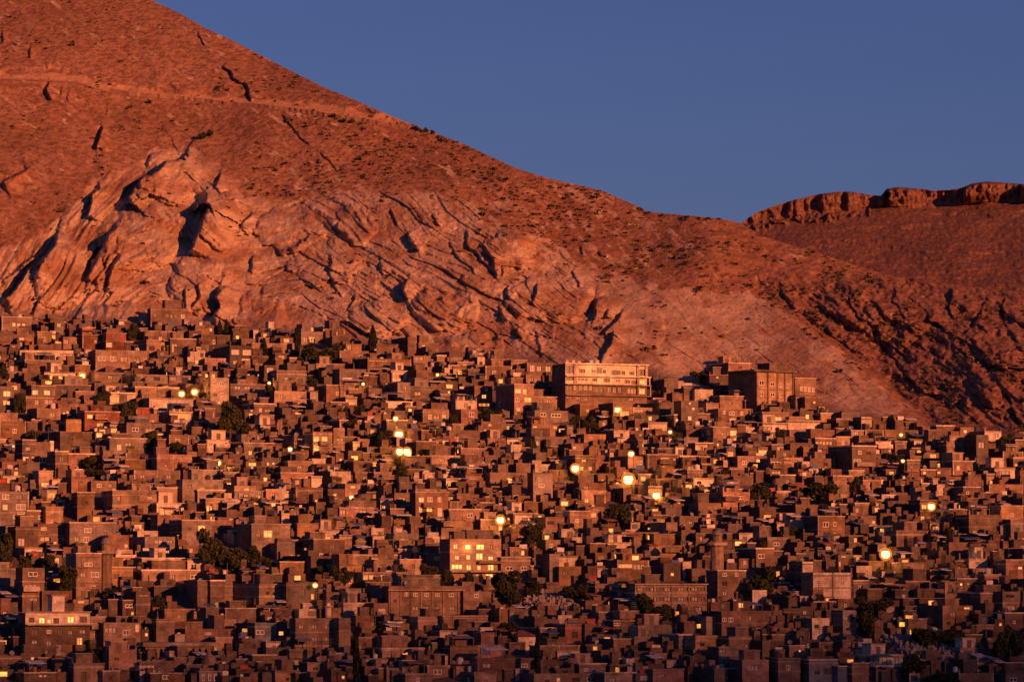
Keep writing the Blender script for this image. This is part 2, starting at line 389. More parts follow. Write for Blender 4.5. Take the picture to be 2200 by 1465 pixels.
def hill_relief(x, y):
    """how far the hillside stands out towards the valley, in metres, and its rockiness"""
    yt = YTOP(x); above = sstep(-6, 26, yt - y)
    wx = 22 * fbm(x / 170, y / 170, 3, 2); wy = 26 * fbm(x / 160, y / 160, 9, 2)
    rk = sstep(-22, 18, y - ROCKTOP(x) + 34 * fbm(x / 42, y / 30, 21, 4))
    big = 7 * fbm(x / 320, y / 260, 31, 2)
    r = 1.1 * fbm(x / 70, y / 55, 35, 3)
    # folded beds: every bed stands out by its own amount
    s = (y + wy) - FOLD(x + wx)
    s = s + 2 * fbm(x / 16, y / 16, 41, 2); dm = domes(x, y); s = s - 9 * dm; slab = 1 - .72 * sstep(1180, 1380, x)
    # slabs: cells stretched along the beds, each its own plane, parted by open joints
    beds = 0
    for ax, ay, hgt, tilt, cr, sd in ((120., 30., 1.25, 1.2, .65, 5), (60., 12., .42, .45, .45, 8), (26., 6., .12, .2, .32, 15)):
        U = (x + .35 * s + 5 * vnoise(x / 22, y / 22, sd + 3)) / ax; V = s / ay + .12 * vnoise(x / 45, y / 45, sd + 4)
        iu, iv = np.floor(U), np.floor(V); f1 = np.full(x.shape, 9., np.float32); f2 = f1.copy(); hh = np.zeros(x.shape, np.float32); tx = hh.copy(); ty = hh.copy()
        for du in (-1, 0, 1):
            for dv in (-1, 0, 1):
                ci, cj = (iu + du).astype(np.int64), (iv + dv).astype(np.int64)
                ex = U - (ci + .5 + .42 * _h(ci, cj, sd + 10)); ey = V - (cj + .5 + .42 * _h(ci, cj, sd + 11))
                d = ex * ex * .8 + ey * ey; near = d < f1
                f2 = np.where(near, f1, np.minimum(f2, d)); f1 = np.where(near, d, f1)
                hh = np.where(near, _h(ci, cj, sd + 12), hh); tx = np.where(near, ex * _h(ci, cj, sd + 13) + ey * (_h(ci, cj, sd + 14) + .35), tx)
        e = np.sqrt(f2) - np.sqrt(f1)
        gate = .45 + .55 * sstep(-.35, .35, vnoise(x / 70, y / 60, sd + 61))
        soft = sstep(0, .09, e)
        beds = beds + gate * soft * (hgt * hh * .8 + tilt * tx) - cr * np.exp(-(e / .055) ** 2) * sstep(-.2, .25, vnoise(x / 38, y / 34, sd + 81))
    rough = 0.5 * fbm(x / 17, y / 15, 95, 3) + 0.16 * vnoise(x / 5, y / 5, 99)
    r = r + rk * (beds + rough) * slab + rk * dm * 1.4
    fb = s / 64 + .5 * fbm(x / 120, y / 120, 181, 2); fb = fb - np.floor(fb); rg = sstep(-.1, .4, vnoise(x / 65, y / 50, 191))
    r = r + rk * slab * rg * (1.25 * np.exp(-((fb - .5) * 64 / 9.0) ** 2) + .45 * np.exp(-((fb - .18) * 64 / 5.0) ** 2) - .8 * np.exp(-((fb - .34) * 64 / 7.0) ** 2))
    # rubble streaks on the upper slopes, running down to the right
    ca, sa = math.cos(R(33)), math.sin(R(33))
    u, v = x * ca + y * sa, -x * sa + y * ca
    st = fbm(u / 26 + 2 * vnoise(x / 60, y / 60, 111), v / 7.5, 113, 3)
    dens = 0.35 + 0.65 * sstep(-0.3, 0.25, fbm(x / 150, y / 110, 117, 2) + 0.25 * sstep(380, 900, x))
    r = r + (1 - rk) * (0.26 * dens * st + 0.09 * dens * vnoise(x / 6, y / 5, 119) + 0.3 * fbm(x / 25, y / 22, 121, 2))
    # right-hand valley: rough gullied ground
    spx = np.interp(y, [p[1] for p in SPUR], [p[0] for p in SPUR])
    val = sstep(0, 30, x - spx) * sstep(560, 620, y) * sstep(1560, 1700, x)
    r = r + val * (2.6 * fbm(u / 60, v / 20, 131, 3) + 1.5 * fbm(x / 26, y / 22, 133, 3) + .6 * fbm(x / 9, y / 8, 135, 2))
    r = r + scarp_relief(x, y)
    # the mountain road: a bench cut into the slope, its bank above
    yr = ROAD(x); onroad = (1 - sstep(915, 960, x)); r = r * (1 - .85 * onroad * sstep(200, 240, x) * np.exp(-((y - yr) / 9) ** 2))
    below = sstep(-1.5, 1.5, y - yr) * np.exp(-np.clip(y - yr, 0, None) / 26.0)
    bank = sstep(3, -2, y - yr) * sstep(-30, -16, y - yr + 8 * vnoise(x / 30, x * 0, 141))
    r = r + onroad * (3.2 * below - 1.6 * bank)
    cut = onroad * sstep(2, -1, y - yr) * sstep(-20, -14, y - yr + 10 * fbm(x / 26, y / 40, 143, 3) + 9 * sstep(250, 800, x) - 4)
    r = r * above + (1 - above) * 0.5 * fbm(x / 40, y / 25, 151, 2)
    # keep the outline where it is: no bulge in the last few pixels
    r = r * (0.3 + 0.7 * sstep(0, 10, y - RIDGE(x))) + big * above
    return r, rk, cut, val, above, st * dens, s

STEP = 2.1
cx = np.concatenate([np.arange(-1250, -60, 14.0), np.arange(-60, 2262, STEP), np.arange(2262, 3600, 14.0)])
vt = np.concatenate([np.linspace(0, 1, 430), ])
rows = []
foot = YTOP(cx) + 30
rid = RIDGE(cx)
for v in vt: rows.append(rid + (foot - rid) * v)
for v in np.linspace(0, 1, 130)[1:]: rows.append(foot + (1620 - foot) * v)
for yv in (1680, 1760, 1880, 2050, 2250): rows.append(np.full_like(cx, yv))
PY = np.array(rows); PX = np.broadcast_to(cx, PY.shape).copy()
Db = base_D(PX, PY)
rel, rk, cut, val, above, rub, FS = hill_relief(PX, PY)
spx = np.interp(PY, [p[1] for p in SPUR], [p[0] for p in SPUR])
jump = (3 + 9 * sstep(640, 760, PY) - 8 * sstep(820, 915, PY)) * sstep(600, 650, PY) * (1 - sstep(905, 935, PY))
dd = PX - spx + 5 * fbm(PX / 20, PY / 20, 161, 3)
Db = Db + jump * sstep(0, 34, dd) * (1 - 0.9 * sstep(60, 300, dd))
Dm = Db - rel
X, Y, Z = at(PX, PY, Dm)
# carry the ground over the ridge and down its far side
bx, by, bz = X[0], Y[0], Z[0]
back = []
for dy, dz in ((900, -420), (300, -110), (90, -22), (25, -3)): back.append((bx * (by + dy) / by, by + dy, bz + dz))
X = np.vstack([[b[0] for b in back], X]); Y = np.vstack([[b[1] for b in back], Y]); Z = np.vstack([[b[2] for b in back], Z])
pad = lambda a, v=0: np.vstack([np.full((4, a.shape[1]), v), a])
rk, cut, val, above, rub = pad(rk), pad(cut), pad(val), pad(above, 1), pad(rub); FS = pad(FS)
def grid_mesh(name, X, Y, Z, mat, attrs):
    nr, nc = X.shape
    me = bpy.data.meshes.new(name)
    co = np.stack([X, Y, Z], -1).reshape(-1, 3).astype(np.float32)
    i = np.arange(nr * nc).reshape(nr, nc)
    q = np.stack([i[1:, :-1], i[1:, 1:], i[:-1, 1:], i[:-1, :-1]], -1).reshape(-1, 4).astype(np.int32)
    me.vertices.add(len(co)); me.vertices.foreach_set('co', co.ravel())
    me.loops.add(q.size); me.loops.foreach_set('vertex_index', q.ravel())
    me.polygons.add(len(q)); me.polygons.foreach_set('loop_start', np.arange(0, q.size, 4, dtype=np.int32))
    me.polygons.foreach_set('loop_total', np.full(len(q), 4, np.int32))
    me.polygons.foreach_set('use_smooth', np.ones(len(q), bool))
    me.update(calc_edges=True)
    for k, a in attrs.items():
        at_ = me.attributes.new(k, 'FLOAT', 'POINT'); at_.data.foreach_set('value', a.astype(np.float32).ravel())
    me.materials.append(mat)
    return mesh_obj(name, me)

def ground_material():
    m, n, l, b = new_mat('hillside_ground', .95, .1)
    g = n.new('ShaderNodeNewGeometry'); P = g.outputs['Position']
    def attr(k):
        a = n.new('ShaderNodeAttribute'); a.attribute_name = k; return a.outputs['Fac']
    n1 = noise(n, l, P, .018, 6, .62); n2 = noise(n, l, P, .11, 5, .65); n3 = noise(n, l, P, .55, 4, .7)
    rock = ramp(n, [(.30, (.29, .17, .105)), (.45, (.45, .315, .215)), (.62, (.55, .41, .29)), (.8, (.62, .48, .35))]); l.new(n2, rock.inputs[0])
    soil = ramp(n, [(.30, (.265, .14, .083)), (.5, (.345, .185, .112)), (.7, (.405, .232, .148))]); l.new(n1, soil.inputs[0])
    sp = ramp(n, [(.38, (.66, .62, .58)), (.54, (1, 1, 1)), (.75, (1.15, 1.13, 1.1))]); l.new(n3, sp.inputs[0])
    soil2 = mixc(n, l, 1.0, soil.outputs[0], sp.outputs[0], 'MULTIPLY')
    soil2 = mixc(n, l, attr('rubble'), soil2, (.27, .135, .085))
    # rockiness, its border broken up by noise
    ad = n.new('ShaderNodeMath'); ad.operation = 'MULTIPLY_ADD'; l.new(n2, ad.inputs[0]); ad.inputs[1].default_value = 1.1; ad.inputs[2].default_value = -.55
    a2 = n.new('ShaderNodeMath'); a2.operation = 'ADD'; l.new(ad.outputs[0], a2.inputs[0]); l.new(attr('rock'), a2.inputs[1])
    mr = n.new('ShaderNodeMapRange'); mr.interpolation_type = 'SMOOTHSTEP'; mr.inputs['From Min'].default_value = .3; mr.inputs['From Max'].default_value = .75
    l.new(a2.outputs[0], mr.inputs[0])
    c = mixc(n, l, mr.outputs[0], soil2, rock.outputs[0])
    c = mixc(n, l, attr('soil'), c, soil.outputs[0])
    c = mixc(n, l, attr('cut'), c, (.52, .30, .165))
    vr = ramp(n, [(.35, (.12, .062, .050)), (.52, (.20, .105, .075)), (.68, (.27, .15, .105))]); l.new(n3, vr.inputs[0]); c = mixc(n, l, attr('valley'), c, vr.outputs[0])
    c = mixc(n, l, attr('town'), c, (.17, .125, .10))
    fine = ramp(n, [(.35, (.8, .78, .76)), (.6, (1.06, 1.06, 1.06))]); l.new(n3, fine.inputs[0])
    c = mixc(n, l, 1.0, c, fine.outputs[0], 'MULTIPLY')
    l.new(c, b.inputs['Base Color'])
    bp = n.new('ShaderNodeBump'); bp.inputs['Strength'].default_value = .75; bp.inputs['Distance'].default_value = .7
    l.new(n3, bp.inputs['Height']); l.new(bp.outputs[0], b.inputs['Normal'])
    return m
GROUND = ground_material()
PXp, PYp = np.vstack([PX[:1]] * 4 + [PX]), np.vstack([PY[:1]] * 4 + [PY])
# bare earth lying between the beds: in hollows of the rock
soilmask = sstep(.12, .30, fbm(PXp / 95 + .5 * vnoise(PXp / 40, PYp / 40, 7), PYp / 50, 171, 3)) * rk * .75
fb = FS / 64 + .5 * fbm(PXp / 120, PYp / 120, 181, 2); fb = fb - np.floor(fb)
soilmask = np.maximum(soilmask, rk * .8 * sstep(.60, .66, fb) * (1 - sstep(.92, .96, fb)) * sstep(-.1, .15, fbm(PXp / 75, PYp / 60, 183, 3)) * (1 - .6 * sstep(1250, 1450, PXp)))
Uu, Vv = PXp * math.cos(R(33)) + PYp * math.sin(R(33)), -PXp * math.sin(R(33)) + PYp * math.cos(R(33))
rockup = (1 - rk) * sstep(.12, .5, fbm(Uu / 26, Vv / 9, 173, 3) + .3 * sstep(300, 480, PYp) * sstep(500, 700, PXp) * (1 - sstep(1350, 1550, PXp)) - .12) * .6
rubble = (.25 + .75 * sstep(-.15, .25, fbm(PXp / 190, PYp / 110, 177, 3) + .2 * sstep(500, 900, PXp))) * (1 - rk) * sstep(-.05, .4, rub + .25 * fbm(Uu / 90, Vv / 30, 175, 2) + .12 * sstep(700, 1000, PXp) * sstep(330, 400, PYp) - .20)
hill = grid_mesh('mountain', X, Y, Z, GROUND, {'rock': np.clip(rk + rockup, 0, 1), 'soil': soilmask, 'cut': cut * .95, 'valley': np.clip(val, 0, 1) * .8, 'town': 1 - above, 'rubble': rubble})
tag(hill, kind='structure')

# ---------------------------------------------------------------- the far plateau with its cliff rim
SKYL = poly([(500, 640), (1300, 520), (1500, 500), (1590, 482), (1605, 470), (1625, 457), (1645, 449), (1700, 431), (1760, 417), (1800, 412), (1830, 412), (1868, 419), (1892, 421), (1905, 406), (1930, 402), (1990, 407),
             (2000, 410), (2040, 408), (2065, 404), (2090, 394), (2120, 390), (2165, 393), (2200, 396), (2300, 388), (2400, 398), (2620, 380), (3600, 420)])
CLIFF = poly([(500, 645), (1300, 525), (1560, 490), (1605, 480), (1660, 474), (1720, 464), (1760, 462), (1800, 455), (1850, 452), (1900, 446), (1980, 446), (2040, 444), (2100, 436), (2200, 434), (2620, 430), (3600, 460)])
fx_ = np.concatenate([np.arange(600, 1540, 12.0), np.arange(1540, 2240, 2.2), np.arange(2240, 3600, 12.0)]); FY = []
sk, cl = SKYL(fx_), CLIFF(fx_)
for v in np.linspace(0, 1, 36): FY.append(sk + (cl - sk) * v)
for v in np.linspace(0, 1, 130)[1:]: FY.append(cl + (760 - cl) * v)
FY = np.array(FY); FX = np.broadcast_to(fx_, FY.shape).copy()
DF = np.zeros_like(FY)
DF[-1] = 1700 - 0.10 * (fx_ - 1800)
for j in range(len(FY) - 2, -1, -1):
    Ta, Tb = T_of(FY[j + 1]), T_of(FY[j])
    t = np.where(FY[j] < cl - .5, 2.6, 0.40)
    DF[j] = DF[j + 1] * (t - Ta) / (t - Tb)
incl = sstep(3, -3, FY - CLIFF(FX)); rows_k = np.clip((CLIFF(FX) - FY) / np.maximum(CLIFF(FX) - SKYL(FX), 1), 0, 1)
butt = 11 * fbm(FX / 75, FY * 0 + 3, 201, 2) + 9 * np.abs(fbm(FX / 26, FY / 120, 203, 3)) - 2 * np.exp(-(np.abs(vnoise(FX / 17, FY / 90, 207)) / .08) ** 2) + 4 * fbm(FX / 12, FY / 16, 205, 3)
# big buttresses: the blocks that catch the light
for xa, xb, h in ((1905, 2000, 16), (2068, 2178, 16), (2190, 2330, 14), (1690, 1740, 7), (1760, 1800, 6), (1815, 1850, 6)):
    butt += h * sstep(xa, xa + 5, FX + 5 * fbm(FX / 9, FY / 12, 209, 2)) * (1 - sstep(xa + 10, xb, FX) * .9) * (FX < xb + 10)
relF = incl * .75 * butt * (.35 + .65 * sstep(0, .5, rows_k)) + (1 - incl) * (5 * fbm(FX / 120, FY / 50, 211, 3) + 2.2 * fbm(FX / 55, FY / 6, 213, 3) + .9 * fbm(FX / 8, FY / 5, 215, 2))
relF += 7 * np.exp(-((FY - CLIFF(FX) - 6) / 9) ** 2) * np.clip(fbm(FX / 10, FY / 7, 217, 3) * 2, 0, 1) * (FX < 1870)
DFm = DF - relF * (0.3 + 0.7 * sstep(0, 6, FY - SKYL(FX)))
X2, Y2, Z2 = at(FX, FY, DFm)
bx, by, bz = X2[0], Y2[0], Z2[0]
back = [(bx * (by + dy) / by, by + dy, bz + dz) for dy, dz in ((900, -300), (250, -20), (60, -3))]
X2 = np.vstack([[b[0] for b in back], X2]); Y2 = np.vstack([[b[1] for b in back], Y2]); Z2 = np.vstack([[b[2] for b in back], Z2])
pad3 = lambda a, v=0: np.vstack([np.full((3, a.shape[1]), v), a])
o_ = np.ones_like(FX)
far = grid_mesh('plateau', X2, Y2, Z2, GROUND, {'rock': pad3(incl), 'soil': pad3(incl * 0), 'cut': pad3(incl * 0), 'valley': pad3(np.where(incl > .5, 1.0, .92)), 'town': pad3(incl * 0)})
tag(far, kind='structure')
# the plain all the way round, under everything
g0 = at(np.array([1100.]), np.array([2250.]), base_D([1100.], [2250.]))
pz = float(g0[2][0]) - 3.0
mb = MB(); mb.quad([(-14000, -9000, pz), (14000, -9000, pz), (14000, 20000, pz), (-14000, 20000, pz)], plain('plain_earth', (.19, .13, .10), .95, .1, .3, .02))
tag(mb.build('plain'), kind='structure')

# surface lookup for things that stand on the modelled hillside
def hill_point(px, py):
    px = np.asarray(px, float); py = np.asarray(py, float)
    j = np.clip(np.searchsorted(cx, px), 1, len(cx) - 1); j = np.where(px - cx[j - 1] < cx[j] - px, j - 1, j)
    out = np.zeros(px.shape)
    v = (py - rid[j]) / (foot[j] - rid[j]); i = np.clip(np.round(v * 429).astype(int), 0, 429)
    D = Dm[i, j]
    x, y, z = at(px, PY[i, j], D)
    return x, y, z, D

# ---------------------------------------------------------------- dry scrub dotting the slopes, one mass
rs = np.random.RandomState(5)
N = 26000
sx = rs.uniform(-60, 2260, N); syv = rs.uniform(-60, 930, N)
okm = (syv > RIDGE(sx) + 1.0) & (syv < YTOP(sx) - 2)
dens = fbm(sx / 70, syv / 45, 301, 3) + .45 * sstep(-60, 40, ROCKTOP(sx) - syv) * sstep(420, 800, sx) + .35 * (vnoise(sx / 12, syv / 9, 303)) + .1 * rs.normal(size=N)
rz = sstep(-10, 25, syv - ROCKTOP(sx)) * (sx < np.interp(syv, [p[1] for p in SPUR], [p[0] for p in SPUR]))
fs = fold_s(sx, syv); fl = np.abs(((fs / 17 + .25 * vnoise(sx / 60, syv / 60, 311)) % 1) - .5)
line = (fl > .44) & (vnoise(sx / 22 + syv / 40, syv / 22, 313) > -.05) & (rs.uniform(size=N) < .5)
okm &= np.where(rz > .5, line | (dens > .6), dens > .46)
sx, syv = sx[okm], syv[okm]
hx, hy, hz, hD = hill_point(sx, syv)
n_s = len(sx); size = rs.gamma(2.0, .12, n_s) + .13
K = 9
cent = np.stack([hx, hy, hz], -1)
dirs = rs.normal(size=(n_s, K, 3)); dirs /= np.linalg.norm(dirs, axis=-1, keepdims=True); dirs[..., 2] = np.abs(dirs[..., 2]) * .6
c = cent[:, None, :] + dirs * size[:, None, None] * np.array([1.2, .9, .8]) * rs.uniform(.2, .8, (n_s, K, 1)) - np.array([0, .25, 0.0])
a1 = rs.normal(size=(n_s, K, 3)); a1 /= np.linalg.norm(a1, axis=-1, keepdims=True)
a2 = np.cross(a1, rs.normal(size=(n_s, K, 3))); a2 /= np.linalg.norm(a2, axis=-1, keepdims=True)
sz = size[:, None, None] * .45
quad = np.stack([c - a1 * sz - a2 * sz, c + a1 * sz - a2 * sz, c + a1 * sz + a2 * sz, c - a1 * sz + a2 * sz], 2).reshape(-1, 3).astype(np.float32)
def quads_mesh(name, quad, mat):
    nq = len(quad) // 4; me = bpy.data.meshes.new(name)
    me.vertices.add(len(quad)); me.vertices.foreach_set('co', quad.astype(np.float32).ravel())
    me.loops.add(len(quad)); me.loops.foreach_set('vertex_index', np.arange(len(quad), dtype=np.int32))
    me.polygons.add(nq); me.polygons.foreach_set('loop_start', np.arange(0, nq * 4, 4, dtype=np.int32)); me.polygons.foreach_set('loop_total', np.full(nq, 4, np.int32))
    me.update(calc_edges=True); me.materials.append(mat); return me
tag(mesh_obj('scrub', quads_mesh('scrub', quad, M['scrub'])), 'low dry scrub dotted over the bare mountainside', 'scrub', kind='stuff')

# ---------------------------------------------------------------- added ridge out of view, shaped to shade the lower town from the sun
L_r = 8000.0; az = np.array([math.sin(SUN_AZ), -math.cos(SUN_AZ)]); pr = np.array([math.cos(SUN_AZ), math.sin(SUN_AZ)])
ctr = np.array([0., 1100.]) + az * L_r
uu = np.linspace(-6000, 6000, 121); ww = np.linspace(-1500, 3500, 41)
UU, WW = np.meshgrid(uu, ww)
hc = L_r * math.tan(SUN_EL) + CREST + 6 * fbm(uu / 300, uu * 0, 401, 3) - 0.00002 * np.clip(np.abs(uu) - 1500, 0, None) ** 2
HH = np.where(WW < 0, hc * (1 + WW / 1500.0) - 0, hc * (1 - WW / 3500.0)) + (pz if False else 0)
HH = HH + 60 * fbm(UU / 500, WW / 500, 403, 3) * np.clip(np.abs(WW) / 800, 0, 1) * np.clip(1 - np.abs(WW) / 3500, 0, 1)
XX, YY = ctr[0] + az[0] * WW + pr[0] * UU, ctr[1] + az[1] * WW + pr[1] * UU
z_ = np.zeros_like(XX)
tag(grid_mesh('mountain_range', XX, YY, np.maximum(HH, pz - 5), GROUND, {'rock': z_ + .3, 'soil': z_, 'cut': z_, 'valley': z_ + .5, 'town': z_}), kind='structure')
